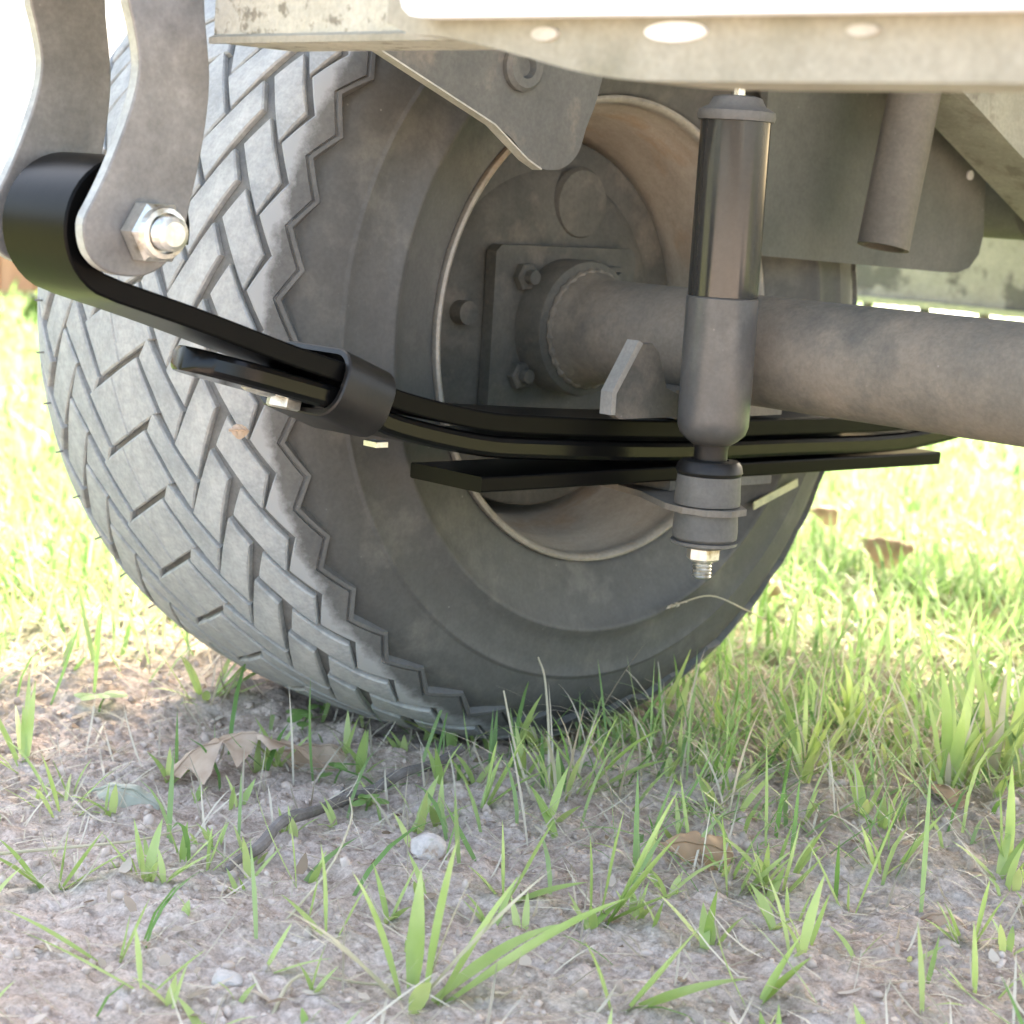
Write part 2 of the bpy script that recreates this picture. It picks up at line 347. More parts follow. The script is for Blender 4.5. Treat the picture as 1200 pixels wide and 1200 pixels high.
shrub(-2.70, 1.13, .06, .075, 'pink-flowering low shrub nearest the left picture edge', True, 31)
shrub(-2.62, 1.24, .06, .085, 'yellow-green leafy shrub between the pink flowers and the tyre', False, 33)
shrub(-3.4, 2.4, .15, .12, 'round green shrub at the foot of the fence behind the tyre', False, 35)

# ================================================================ WHEEL
WZ = .255; R = .26; PITCHES = 40; PV = 2*math.pi*R/PITCHES
PR = np.array([(0, .260), (.037, .259), (.074, .256), (.096, .2515), (.109, .2455), (.118, .236), (.1243, .225), (.128, .21), (.131, .195), (.1345, .180)])
for _ in range(2):                                             # round the profile off
    q = [PR[0]]
    for a, b in zip(PR, PR[1:]): q += [a*.75+b*.25, a*.25+b*.75]
    q.append(PR[-1]); PR = np.array(q)
SEG = np.r_[0, np.cumsum(np.linalg.norm(np.diff(PR, axis=0), axis=1))]
def tire_pt(s, v, dz):
    """s: arc across the tread (+ inner side), v: distance round the tread from the front, dz: height over the outer profile"""
    a = abs(s); sg = 1 if s >= 0 else -1
    x = np.interp(a, SEG, PR[:, 0]); r = np.interp(a, SEG, PR[:, 1])
    x2 = np.interp(a+.002, SEG, PR[:, 0]); r2 = np.interp(a+.002, SEG, PR[:, 1]); x1 = np.interp(max(a-.002, 0), SEG, PR[:, 0]); r1 = np.interp(max(a-.002, 0), SEG, PR[:, 1])
    tx, tr = x2-x1, r2-r1; L = math.hypot(tx, tr) or 1; nxx, nrr = -tr/L, tx/L
    if a < .002: nxx, nrr = 0, 1
    x += nxx*dz; r += nrr*dz; ph = v/R
    return (sg*x, -r*math.cos(ph), r*math.sin(ph))
trailer = thing('trailer', (0, 0, 0), 'dusty trailer undercarriage with zigzag-tread wheel, black leaf spring and shock absorber', 'trailer')
GD = .0038                                                     # groove depth
# tyre casing: groove floor under the tread, then sidewall, ring, bead
bm = bmesh.new(); prof = []
for s in np.linspace(0, .128, 22):
    x, y, z = tire_pt(s, 0, -GD if s < .120 else -.0030); prof.append((x, -y))
prof += [(.1215, .2275), (.1243, .2215), (.1265, .2150), (.1285, .2070), (.1288, .2060), (.1300, .2052), (.1302, .2040), (.1298, .2030), (.1308, .1950), (.1322, .1860), (.1336, .1795), (.1362, .1768), (.1364, .1752), (.1352, .1735), (.1325, .1700),
         (.1295, .1620), (.1268, .1530), (.1245, .1450), (.1232, .1400), (.1222, .1375), (.1205, .1362), (.1160, .1350)]
prof = sorted(prof[:22], key=lambda p: p[0]) + prof[22:]
full = [(-x, r) for x, r in prof[::-1]] + prof[1:]
lathe(bm, full, (0, 0, 0), (1, 0, 0), 200)
me = bpy.data.meshes.new('tire'); bmesh.ops.recalc_face_normals(bm, faces=bm.faces); bm.to_mesh(me); bm.free()
tire = link('tire', me, MT['rubber'], trailer, keep=False, smooth=True); tire.location = (0, 0, WZ); me.materials.append(MT['groove'])
for pl in me.polygons: pl.material_index = 1 if (math.hypot(pl.center.y, pl.center.z) > .2385) else 0
tire['label'] = 'black trailer tyre with raised zigzag shoulder edge'

def patch(quad, top=0.0, bot=-GD-.001, nu=4, nv=5, inset=.0011, drop=.0009, rg=None):
    """a tread block: bilinear patch on the crown with softened edge and side walls"""
    q = [np.array(p) for p in quad]; c = sum(q)/4
    def bil(u, v): return (q[0]*(1-u)+q[1]*u)*(1-v)+(q[3]*(1-u)+q[2]*u)*v
    def bd(k, scale_in):
        out = []
        for a, b, n in ((q[0], q[1], nu), (q[1], q[2], nv), (q[2], q[3], nu), (q[3], q[0], nv)):
            for i in range(n): out.append(a+(b-a)*i/n)
        if scale_in: out = [c+(p-c)*(1-scale_in/max(np.linalg.norm(p-c), .004)) for p in out]
        return [tire_pt(p[0], p[1], k) for p in out]
    V = []; Fc = []; nb = 2*(nu+nv)
    V += bd(bot, 0); V += bd(top-drop, 0)
    base = len(V); cc = .86
    for j in range(nv+1):
        for i in range(nu+1):
            p = bil(i/nu, j/nv); p = c+(p-c)*(1-inset/max(np.linalg.norm(p-c), .006)) if (i in (0, nu) or j in (0, nv)) else p
            V.append(tire_pt(p[0], p[1], top))
    def gi(i, j): return base+j*(nu+1)+i
    bi = [gi(i, 0) for i in range(nu)] + [gi(nu, j) for j in range(nv)] + [gi(nu-i, nv) for i in range(nu)] + [gi(0, nv-j) for j in range(nv)]
    for k in range(nb):
        k2 = (k+1) % nb; Fc.append((k, k2, nb+k2, nb+k)); Fc.append((nb+k, nb+k2, bi[k2], bi[k]))
    for j in range(nv):
        for i in range(nu): Fc.append((gi(i, j), gi(i+1, j), gi(i+1, j+1), gi(i, j+1)))
    return V, Fc
R1 = [(.0804, .1387), (.091, .1550), (.1096, .1225), (.1017, .1028)]
R2 = [(.0459, .0950), (.0741, .1345), (.0825, .1184), (.0592, .0773)]
R3 = [(.0231, .1397), (.0300, .1501), (.0544, .1153), (.0454, .0991)]
CA = [(-.0325, .1140), (-.0075, .1265), (.0015, .0955), (-.0175, .0860)]
CB = [(-.0060, .1272), (.0175, .1390), (.0325, .1110), (.0030, .0963)]
mir = lambda Q: [(-s, .225-v) for s, v in Q]
def grow(Q, k):
    cx = sum(p[0] for p in Q)/4; cv = sum(p[1] for p in Q)/4
    return [(cx+(a-cx)*(1+k/max(.012, math.hypot(a-cx, b-cv))), cv+(b-cv)*(1+k/max(.012, math.hypot(a-cx, b-cv)))) for a, b in Q]
R1, R2, R3, CA, CB = grow(R1, .0008), grow(R2, .0012), grow(R3, .0024), grow(CA, .0010), grow(CB, .0010)
rows = [R1, R2, R3, CA, CB, mir(R3), mir(R2), mir(R1)]
lo_v, hi_v = -.335, .205
rest_V, rest_F = [], []
for Q in rows:
    V, Fc = patch(Q); me = mesh('tread_block', V, Fc); bm = bmesh.new(); bm.from_mesh(me); bmesh.ops.recalc_face_normals(bm, faces=bm.faces); bm.to_mesh(me); bm.free()
    me.materials.append(MT['tread'])
    vc = sum(p[1] for p in Q)/4; A = np.array(V)
    for i in range(PITCHES):
        v = (vc+i*PV + math.pi*R) % (2*math.pi*R) - math.pi*R; a = -i*PV/R
        if lo_v < v < hi_v:
            o = bpy.data.objects.new('tread_block', me); C.objects.link(o); o.parent = tire; o.rotation_euler = (a, 0, 0)
        else:
            c, s = math.cos(a), math.sin(a); k = len(rest_V)
            rest_V += [(p[0], c*p[1]-s*p[2], s*p[1]+c*p[2]) for p in A]; rest_F += [tuple(q+k for q in f) for f in Fc]
me = mesh('tread_blocks_far_side', rest_V, rest_F); o = link('tread_blocks', me, MT['tread'], tire, keep=False); o['kind'] = 'stuff'
# shoulder ribs with zigzag edges
def shoulder(sign, name):
    ts = [0, .12, .25, .37, .5, .62, .77, .93]; N = PITCHES*len(ts)
    def zz(t, pts):                                           # piecewise linear over one pitch
        t = t % 1
        for (a, x), (b, y) in zip(pts, pts[1:]):
            if a <= t <= b: return x+(y-x)*(t-a)/(b-a)
    zi = [(0, .1035), (.5, .1148), (1, .1035)]; zo = [(0, .1237), (.44, .1338), (1, .1237)]
    V, Fc = [], []; rows_n = 7
    for k in range(N):
        t = k//len(ts) + ts[k % len(ts)]; v = .1022 + t*PV
        if sign < 0: v = .225-v
        a = zz(t, zi); b = zz(t+.07, zo)
        for d0, s in [(-GD-.001, a-.0002), (-.0009, a)] + [(0, a+.0011+(b-a-.0065)*j/rows_n) for j in range(rows_n+1)] + [(-.0012, b-.0050), (-.0010, b-.0040), (.0010, b-.0034), (.0010, b-.0012), (-.0030, b), (-.0060, b+.0004)]:
            V.append(tire_pt(sign*s, v, d0))
    m = rows_n+9
    for k in range(N):
        k2 = (k+1) % N
        for j in range(m-1): Fc.append((k*m+j, k*m+j+1, k2*m+j+1, k2*m+j))
    me = mesh(name, V, Fc); bm = bmesh.new(); bm.from_mesh(me); bmesh.ops.recalc_face_normals(bm, faces=bm.faces); bm.to_mesh(me); bm.free()
    o = link(name, me, None, tire, keep=False); shade(o, 28); return o
def shoulder_material():
    m = mat('rubber_shoulder', (.085, .085, .082), (.12, .12, .114), 30, .7, bump=.2, bscale=400, dist=.0005)
    n = m.node_tree.nodes; l = m.node_tree.links; b = n['Principled BSDF']; old = b.inputs['Base Color'].links[0].from_socket
    tc = n.new('ShaderNodeTexCoord'); sp = n.new('ShaderNodeSeparateXYZ'); l.new(tc.outputs['Object'], sp.inputs[0])
    ab = n.new('ShaderNodeMath'); ab.operation = 'ABSOLUTE'; l.new(sp.outputs[0], ab.inputs[0])
    t = n.new('ShaderNodeTexNoise'); t.inputs['Scale'].default_value = 60; t.inputs['Detail'].default_value = 8; t.inputs['Roughness'].default_value = .7; l.new(tc.outputs['Object'], t.inputs['Vector'])
    ad = n.new('ShaderNodeMath'); ad.operation = 'MULTIPLY_ADD'; ad.inputs[1].default_value = .016; l.new(t.outputs[0], ad.inputs[0]); l.new(ab.outputs[0], ad.inputs[2])
    mr = n.new('ShaderNodeMapRange'); mr.inputs[1].default_value = .1180; mr.inputs[2].default_value = .1228; l.new(ad.outputs[0], mr.inputs[0])
    mx = n.new('ShaderNodeMix'); mx.data_type = 'RGBA'; l.new(mr.outputs[0], mx.inputs[0]); mx.inputs[6].default_value = (.31, .32, .32, 1); l.new(old, mx.inputs[7]); l.new(mx.outputs[2], b.inputs['Base Color'])
    return m
sm = shoulder_material()
for sg in (1, -1): shoulder(sg, 'shoulder_rib').data.materials.append(sm)
# small rubber vent hairs on the far edge of the tread
for k in range(9):
    bm = bmesh.new(); v = .03-.031*k; p = Vector(tire_pt(-.09, v, 0)); q = Vector(tire_pt(-.092, v, .004)); tube(bm, [p, p.lerp(q, .5), q], .0006, 5); o = bm_obj('vent_hair', bm, MT['groove'], tire); o.location = (0, 0, 0)
# pale yellow-green slanted strip just proud of the sidewall
bm = bmesh.new()
prism(bm, [(.125, .149-WZ), (.166, .162-WZ), (.167, .157-WZ), (.125, .144-WZ)], 0, .1362, .1372); o = bm_obj('slanted_strip', bm, MT['strip'], tire); o.location = (0, 0, 0)
o['label'] = 'small pale yellow-green slanted strip on the sidewall'
# rim
bm = bmesh.new()
lathe(bm, [(.1165, .1350), (.1215, .1366), (.1240, .1362), (.1248, .1346), (.1240, .1330), (.1215, .1318), (.1190, .1316)], (0, 0, 0), (1, 0, 0), 128)
rim_lip_bm = bm
bm = bmesh.new()
lathe(bm, [(.1190, .1316), (.1130, .1312), (.1100, .1295), (.1020, .1285), (.1000, .1268), (.0850, .1255), (.0700, .1190), (.0500, .1175), (-.03, .1165), (-.05, .1150)], (0, 0, 0), (1, 0, 0), 128)
rim = bm_obj('rim', bm, MT['rim'], trailer, smooth=True); rim.location = (0, 0, WZ); rim['label'] = 'rusty beige wheel rim'
o = bm_obj('rim_lip', rim_lip_bm, MT['rimlip'], rim, smooth=True); o.location = (0, 0, 0)
bm = bmesh.new(); lathe(bm, [(-.05, .1150), (-.045, .09), (-.02, .06), (-.02, 0)], (0, 0, 0), (1, 0, 0), 64); o = bm_obj('wheel_disc', bm, MT['hub'], rim, smooth=True); o.location = (0, 0, 0)

# ================================================================ AXLE with brake plate
bm = bmesh.new(); lathe(bm, [(.0, .03), (.108, .034), (.112, .0325), (.118, .0302), (1.75, .0302)], (0, 0, WZ), (1, 0, 0), 64); axle = bm_obj('axle', bm, MT['axle'], trailer, smooth=True); axle['label'] = 'dusty grey tube axle running out to the right'
bm = bmesh.new(); lathe(bm, [(.0755, .040), (.100, .0405), (.1035, .0395), (.1050, .036), (.1050, .030)], (0, 0, WZ), (1, 0, 0), 64); bm_obj('hub_collar', bm, MT['hub'], axle, smooth=True)
bm = bmesh.new(); lathe(bm, [(-.01, .108), (.052, .109), (.058, .1120), (.064, .1115), (.066, .109), (.066, .092), (.069, .089), (.071, .080), (.073, .060), (.073, .02)], (0, 0, WZ), (1, 0, 0), 80); bm_obj('brake_plate', bm, MT['hub'], axle, smooth=True)
bm = bmesh.new()
prism(bm, [(-.056, .204), (.056, .204), (.058, .206), (.058, .298), (.054, .302), (-.054, .302), (-.058, .298), (-.058, .206)], 0, .0745, .083)
bm_obj('flange_plate', bm, MT['hub'], axle, bevel=.0028, seg=3)
for y, z in ((-.036, .284), (-.036, .226), (.036, .284), (.036, .226)):
    bm = bmesh.new(); hexnut(bm, (.083, y, z), (1, 0, 0), .0085, .006, .3); cyl(bm, (.089, y, z), (.094, y, z), .0042, 16); bm_obj('flange_bolt', bm, MT['hub'], axle)
bm = bmesh.new(); cyl(bm, (.066, -.074, .262), (.080, -.074, .262), .007, 20); bm_obj('adjuster_stud', bm, MT['hub'], axle, smooth=True)
bm = bmesh.new(); lathe(bm, [(.071, .022), (.0745, .020), (.0755, .015), (.0755, 0)], (0, .018, .328), (1, 0, 0), 28); bm_obj('wheel_cylinder', bm, MT['hub'], axle, smooth=True)
bm = bmesh.new(); n_ = 90                                      # lumpy weld where the tube meets the collar
ring = [[bm.verts.new((.1062+(.0026+.0007*math.sin(k*1.9))*math.cos(t), (.0328+(.0026+.0007*math.sin(k*1.9))*math.sin(t))*math.cos(k*2*math.pi/n_), WZ+(.0328+(.0026+.0007*math.sin(k*1.9))*math.sin(t))*math.sin(k*2*math.pi/n_))) for t in [j*math.pi/4 for j in range(8)]] for k in range(n_)]
for k in range(n_):
    for j in range(8): bm.faces.new((ring[k][j], ring[(k+1) % n_][j], ring[(k+1) % n_][(j+1) % 8], ring[k][(j+1) % 8]))
bm_obj('weld_bead', bm, MT['axle'], axle, smooth=True)
# spring seat and its gusset
bm = bmesh.new(); box(bm, .171, .219, -.045, .045, .2165, .232); bm_obj('spring_seat', bm, MT['axle'], axle, bevel=.0015)
bm = bmesh.new(); prism(bm, [(-.105, .222), (-.105, .233), (-.090, .258), (-.080, .259), (-.074, .254), (-.066, .235), (-.02, .2195), (-.10, .2195)], 0, .2262, .2312); bm_obj('gusset', bm, MT['hub'], axle, bevel=.0008)
bm = bmesh.new(); prism(bm, [(-.1085, .222), (-.1085, .234), (-.0915, .2605), (-.0880, .2590), (-.1053, .233), (-.1053, .222)], 0, .2245, .2328); bm_obj('gusset_flange', bm, MT['edge2'], axle, bevel=.0008)

# ================================================================ LEAF SPRING
def leaf_mesh(path, t, x0, x1, round_tip=0, ch=.0010):
    """sweep a chamfered flat bar along (y,z) centre points"""
    bm = bmesh.new(); n = len(path); rings = []
    L = [0]
    for a, b in zip(path, path[1:]): L.append(L[-1]+math.hypot(b[0]-a[0], b[1]-a[1]))
    for i, p in enumerate(path):
        a = path[max(i-1, 0)]; b = path[min(i+1, n-1)]; ty, tz = b[0]-a[0], b[1]-a[1]; l = math.hypot(ty, tz); ny_, nz_ = -tz/l, ty/l
        w = 0
        if round_tip:
            q = min(L[i], 1e9)/round_tip
            if q < 1: w = (x1-x0)/2*(1-math.sqrt(max(0, 1-(1-q)**2)))*.92
        h = t/2; xa, xb = x0+w, x1-w; xm = (xa+xb)/2; c = min(ch, (xb-xa)/3)
        sec = [(xa, -h+c), (xa+c*.35, -h+c*.35), (xa+c, -h), (xm, -h*1.0), (xb-c, -h), (xb-c*.35, -h+c*.35), (xb, -h+c), (xb, h-c), (xb-c*.35, h-c*.35), (xb-c, h), (xm, h), (xa+c, h), (xa+c*.35, h-c*.35), (xa, h-c)]
        rings.append([bm.verts.new((x, p[0]+ny_*s, p[1]+nz_*s)) for x, s in sec])
    m = len(rings[0])
    for A, B in zip(rings, rings[1:]):
        for k in range(m): bm.faces.new((A[k], A[(k+1) % m], B[(k+1) % m], B[k]))
    bm.faces.new(rings[0][::-1]); bm.faces.new(rings[-1]); return bm
EY, EZ, ER = -.394, .307, .0262
T1 = .0095
eye = [(EY+ER*math.cos(math.radians(a)), EZ+ER*math.sin(math.radians(a))) for a in range(-371, -110, 9)]
main_ctrl = [(-.4030, .2824), (-.356, .2690), (-.306, .2535), (-.266, .2420), (-.241, .2315), (-.189, .2205), (-.147, .2165), (-.044, .2110), (.06, .2095), (.14, .2085), (.19, .2110), (.24, .2195), (.32, .243), (.40, .28), (.44, .305)]
main_c = [(v.x, v.y) for v in catmull([(a, b, 0) for a, b in main_ctrl], 8)]
spring = bm_obj('leaf_spring', leaf_mesh(eye+main_c[1:], T1, .1690, .2210), MT['black'], trailer); shade(spring, 20); spring['label'] = 'glossy black leaf spring with big eye at its left end'
def mz(y): return float(np.interp(y, [p[0] for p in main_c], [p[1] for p in main_c]))
sec_c = []
for y in np.r_[np.linspace(-.3480, -.320, 20), np.linspace(-.314, .285, 70)]:
    gap = .0124 + .0042*math.exp(-((y+.36)/.05)**2) + .0032*math.exp(-((y-.28)/.05)**2); sec_c.append((y, mz(y)-gap))
o = bm_obj('second_leaf', leaf_mesh(sec_c, .0112, .1700, .2205, round_tip=.030, ch=.0030), MT['blackgloss'], spring); shade(o, 20); o['label'] = 'second leaf with a rounded tip below the top leaf'
plate_c = [(y, .1877-.0026*(y+.185)/.385) for y in np.linspace(-.185, .200, 30)]
o = bm_obj('bottom_leaf', leaf_mesh(plate_c, .0080, .1660, .2210), MT['black'], spring); shade(o, 20); o['label'] = 'short flat bottom leaf with square-cut end'
bm = bmesh.new(); lathe(bm, [(.172, .0175), (.1725, .009), (.2185, .009), (.2182, .0175)], (0, EY, EZ), (1, 0, 0), 40); bm_obj('eye_bushing', bm, MT['bushing'], spring, smooth=True)
# rebound clip round the two upper leaves
def clip_ring():
    cy = -.264; th = math.atan2(mz(cy+.01)-mz(cy-.01), .02); cz = mz(cy)-.0058; bm = bmesh.new()
    hx0, hx1, hz0, hz1, rc, t = .1655, .2238, -.0150, .0128, .0105, .0030
    def rnd(g):
        pts = []
        for (cx, cz2, a0) in ((hx1+g-rc-g, hz1+g-rc-g, 0), (hx0-g+rc+g, hz1+g-rc-g, 90), (hx0-g+rc+g, hz0-g+rc+g, 180), (hx1+g-rc-g, hz0-g+rc+g, 270)):
            for k in range(6):
                a = math.radians(a0+k*18); pts.append((cx+(rc+g)*math.cos(a), cz2+(rc+g)*math.sin(a)))
        return pts
    secs = [(rnd(0), -.0155), (rnd(t-.0008), -.0155), (rnd(t), -.0147), (rnd(t), .0147), (rnd(t-.0008), .0155), (rnd(0), .0155)]; rings = []
    for pts, yy in secs: rings.append([bm.verts.new((x, cy+yy*math.cos(th)-z*math.sin(th), cz+yy*math.sin(th)+z*math.cos(th))) for x, z in pts])
    for A, B in zip(rings, rings[1:]+rings[:1]):
        for k in range(len(A)): bm.faces.new((A[k], A[(k+1) % len(A)], B[(k+1) % len(B)], B[k]))
    return bm
o = bm_obj('rebound_clip', clip_ring(), MT['blackdull'], spring, smooth=True); o['label'] = 'worn black clip wrapped round the two upper leaves'
bm = bmesh.new(); hexnut(bm, (.196, -.290, mz(-.290)-.0173), (0, -.2, -1), .0085, .006, .2); bm_obj('clip_rivet', bm, MT['zinc'], spring)
bm = bmesh.new(); lathe(bm, [(0, .0095), (.0025, .009), (.004, .006), (.0045, 0)], (.205, -.312, mz(-.312)-.0170), (0, -.3, -.95), 24); bm_obj('clip_washer', bm, MT['zinc'], spring)
bm = bmesh.new(); box(bm, .214, .2238, -.256, -.249, .2095, .2120); bm_obj('clip_tab', bm, MT['zinc'], spring, bevel=.0006)

# ================================================================ SPRING HANGER
hanger = None
near_poly = [(-.404, .430), (-.4065, .404), (-.4035, .392), (-.4005, .380), (-.4000, .372), (-.4020, .361), (-.4060, .349), (-.4130, .332), (-.4190, .320), (-.4235, .3115), (-.4235, .304), (-.4210, .297), (-.4150, .2915), (-.4060, .2885), (-.3950, .2885), (-.3860, .2920), (-.3795, .2985), (-.3750, .3080), (-.3720, .3210), (-.3680, .340), (-.3655, .358), (-.3650, .372), (-.3665, .385), (-.3690, .404), (-.368, .430)]
for nm, xa, xb, dy in (('near', .2268, .2338, 0), ('far', .1560, .1625, -.0035)):
    bm = bmesh.new(); poly = [(v.x, v.y) for v in catmull([(y+dy, z, 0) for y, z in near_poly], 3)]
    prism(bm, poly, 0, xa, xb)
    for f in bm.faces: f.material_index = 0 if abs(f.normal.x) > .9 else 1
    bm.normal_update()
    me_faces = [(f, abs(f.normal.x)) for f in bm.faces]
    for f, a in me_faces: f.material_index = 0 if a > .9 else 1
    o = bm_obj('hanger_plate', bm, MT['galv'], trailer, bevel=.0009); o.data.materials.append(MT['galv_edge']); hanger = hanger or o
    o['label'] = 'inner hanger plate with the nut' if nm == 'near' else 'outer hanger plate behind the spring eye'
bm = bmesh.new(); cyl(bm, (.148, EY, EZ), (.2335, EY, EZ), .0072, 24); bm_obj('eye_bolt', bm, MT['zinc'], hanger, smooth=True); bolt = hanger
bm = bmesh.new(); hexnut(bm, (.2342, EY, EZ), (1, 0, 0), .0135, .0115, .25); lathe(bm, [(.0115, .0112), (.0145, .0105), (.0150, .0085)], (.2342, EY, EZ), (1, 0, 0), 32); bm_obj('nut', bm, MT['zinc'], bolt)
bm = bmesh.new(); threads(bm, (.246, EY, EZ), (1, 0, 0), .0072, .0085); bm_obj('thread_end', bm, MT['zinc'], bolt)
bm = bmesh.new(); hexnut(bm, (.1555, EY, EZ), (-1, 0, 0), .0135, .009, .25); bm_obj('bolt_head', bm, MT['zinc'], bolt)

# ================================================================ TRAILER FRAME
frame = trailer
bm = bmesh.new(); box(bm, .1632, .2260, -.55, 1.35, .424, .50); bm_obj('side_rail', bm, MT['beam'], frame, bevel=.003)
bm = bmesh.new(); prism(bm, [(-.364, .3895), (-.362, .3868), (-.322, .3868), (-.320, .3895), (-.320, .4235), (-.364, .4235)], 0, .2342, .98); o = bm_obj('front_cross_beam', bm, MT['beam'], frame); o['label'] = 'speckled pale beam along the top edge'
bm = bmesh.new(); prism(bm, [(-.3668, .3862), (-.3668, .3888), (-.3642, .3900), (-.3642, .3862)], 0, .2345, .445); bm_obj('beam_lip', bm, MT['beamplain'], frame)
web = [(.408, .3845), (.425, .3835), (.446, .3805), (.468, .3765), (.492, .3720), (.515, .3695), (.545, .3690), (.98, .3690), (.98, .4230), (.395, .4230), (.395, .3885)]
bm = bmesh.new(); prism(bm, [(v.x, v.y) for v in catmull([(a, b, 0) for a, b in web[:7]], 5)] + web[7:], 1, -.402, -.3672); web_o = bm_obj('web_plate', bm, MT['beamplain'], frame, bevel=.0012); web_o['label'] = 'smooth cream web plate dropping lower to the right'
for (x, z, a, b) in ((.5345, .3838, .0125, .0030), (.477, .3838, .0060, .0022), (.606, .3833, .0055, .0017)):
    bm = bmesh.new(); pts = [(x+a*math.cos(k*2*math.pi/28), z+b*math.sin(k*2*math.pi/28)) for k in range(28)]; prism(bm, pts, 1, -.4034, -.401); bm_obj('pale_oval', bm, MT['white'] if a > .01 else MT['creamoval'], web_o, bevel=.0005)  # raised ovals on the web face, the widest white, the others cream
pan = [(.4135, .50), (.4135, .396), (.4150, .3925), (.4190, .3898), (.4250, .3890), (.59, .3876), (.70, .3868), (.97, .3868), (.97, .50)]
bm = bmesh.new(); prism(bm, pan, 1, -.4120, -.4045); o = bm_obj('white_sill', bm, MT['white'], frame, bevel=.0015); o['label'] = 'bright white sill strip at the very top edge'
bm = bmesh.new(); box(bm, -.62, 1.6, .88, .94, .243, .345); rb = bm_obj('rear_cross_beam', bm, MT['flaky'], frame, bevel=.003); rb['label'] = 'weathered flaking beam behind the tyre on the right'
bm = bmesh.new(); box(bm, -.62, 1.6, .866, .8795, .2415, .2475); bm_obj('beam_flange', bm, MT['strip'], rb, bevel=.001)
for k in range(6):
    bm = bmesh.new(); x = -.36+k*.072; lathe(bm, [(0, 0), (0, .0055), (-.006, .0055), (-.008, .003), (-.008, 0)], (x, .873, .2413), (0, 0, 1), 14); bm_obj('rivet', bm, MT['gusset'], rb)
for y in (.55, 1.25):
    bm = bmesh.new(); box(bm, .2264, .78, y, y+.05, .43, .495); bm_obj('floor_joist', bm, MT['beam'], frame, bevel=.003)
shade_deck = trailer  # planks and bearers below are unseen, added to keep sun off the foreground
DX0, DX1, DY0, DY1 = -.52, .60, -.16, .95
k = 0; x = DX0
while x < DX1:
    bm = bmesh.new(); box(bm, x, x+.134, DY0, DY1, .600, .625); bm_obj('shade_plank', bm, MT['shade_deck'], shade_deck, bevel=.002); x += .139
for x in (.19, .57):
    bm = bmesh.new(); box(bm, x-.025, x+.025, DY0+.2, DY1, .5005 if x < .5 else .56, .5995); bm_obj('shade_bearer', bm, MT['shade_deck'], shade_deck)

# hanging bracket over the axle
bp = [(-.262, .4235), (-.262, .4060), (-.250, .3990), (-.166, .3660), (-.142, .3500), (-.132, .3455), (-.122, .3450), (-.112, .3485), (-.105, .3560), (-.101, .3680), (-.094, .3850), (-.085, .4235)]
bm = bmesh.new(); prism(bm, [(v.x, v.y) for v in catmull([(a, b, 0) for a, b in bp], 3)], 0, .188, .1935); brk = bm_obj('bracket', bm, MT['gusset'], trailer, bevel=.0006); brk['label'] = 'dark rust-dusted rounded bracket hanging above the axle'
bm = bmesh.new(); e = [(-.250, .3990), (-.166, .3660), (-.142, .3500), (-.132, .3455)]; prism(bm, [(a, b-.0002) for a, b in e]+[(a-.0002, b-.0010) for a, b in e[::-1]], 0, .1872, .1945); o = bm_obj('bracket_edge', bm, MT['edge'], brk)  # pale strip paints the light catching the bracket's lower edge
bm = bmesh.new(); lathe(bm, [(0, .0125), (.003, .0125), (.005, .0105), (.005, .006), (.0015, .005), (.0015, 0)], (.1936, -.150, .395), (1, 0, 0), 28); bm_obj('bracket_bolt', bm, MT['gusset'], brk, smooth=True)

# dark guard plate, pipe and brace on the right
bm = bmesh.new(); pts = [(.085, .4235), (.088, .3040), (.10, .3035), (.275, .2975), (.293, .2975), (.306, .3010), (.3155, .3100), (.3185, .3230), (.3150, .366), (.307, .4235)]
prism(bm, pts, 0, .1500, .1555); gp = bm_obj('guard_plate', bm, MT['darkplate'], trailer, bevel=.001); gp['label'] = 'large dark plate with rounded corner behind the shock absorber'
bm = bmesh.new(); cyl(bm, (.1556, .296, .362), (.1570, .296, .362), .0032, 16); bm_obj('bright_rivet', bm, MT['white'], gp)
bm = bmesh.new(); a, b = Vector((.2, .1720, .4235)), Vector((.2, .1510, .3130)); lathe(bm, [(0, .0), (0, .0158), ((b-a).length, .0158), ((b-a).length, .0128), ((b-a).length-.06, .0128), ((b-a).length-.06, 0)], a, b-a, 40); pp = bm_obj('open_pipe', bm, MT['pipe'], trailer, smooth=True); pp['label'] = 'brown dusty open-ended pipe slanting down'
bm = bmesh.new(); prism(bm, [(.165, .4180), (.255, .4180), (.56, .268), (.56, .218)], 0, .178, .224); br = bm_obj('brace_bar', bm, MT['brace'], trailer, bevel=.002); br['label'] = 'rough diagonal brace bar in the upper right corner'
bm = bmesh.new(); lathe(bm, [(0, .008), (0, .024), (.004, .028), (.05, .028), (.054, .024), (.054, .008)], (.11, .372, .349), (1, 0, 0), 40); rl = bm_obj('roller', bm, MT['darkplate'], trailer, smooth=True)
bm = bmesh.new(); box(bm, .14, .15, .362, .382, .352, .4238); bm_obj('roller_stay', bm, MT['brace'], rl)

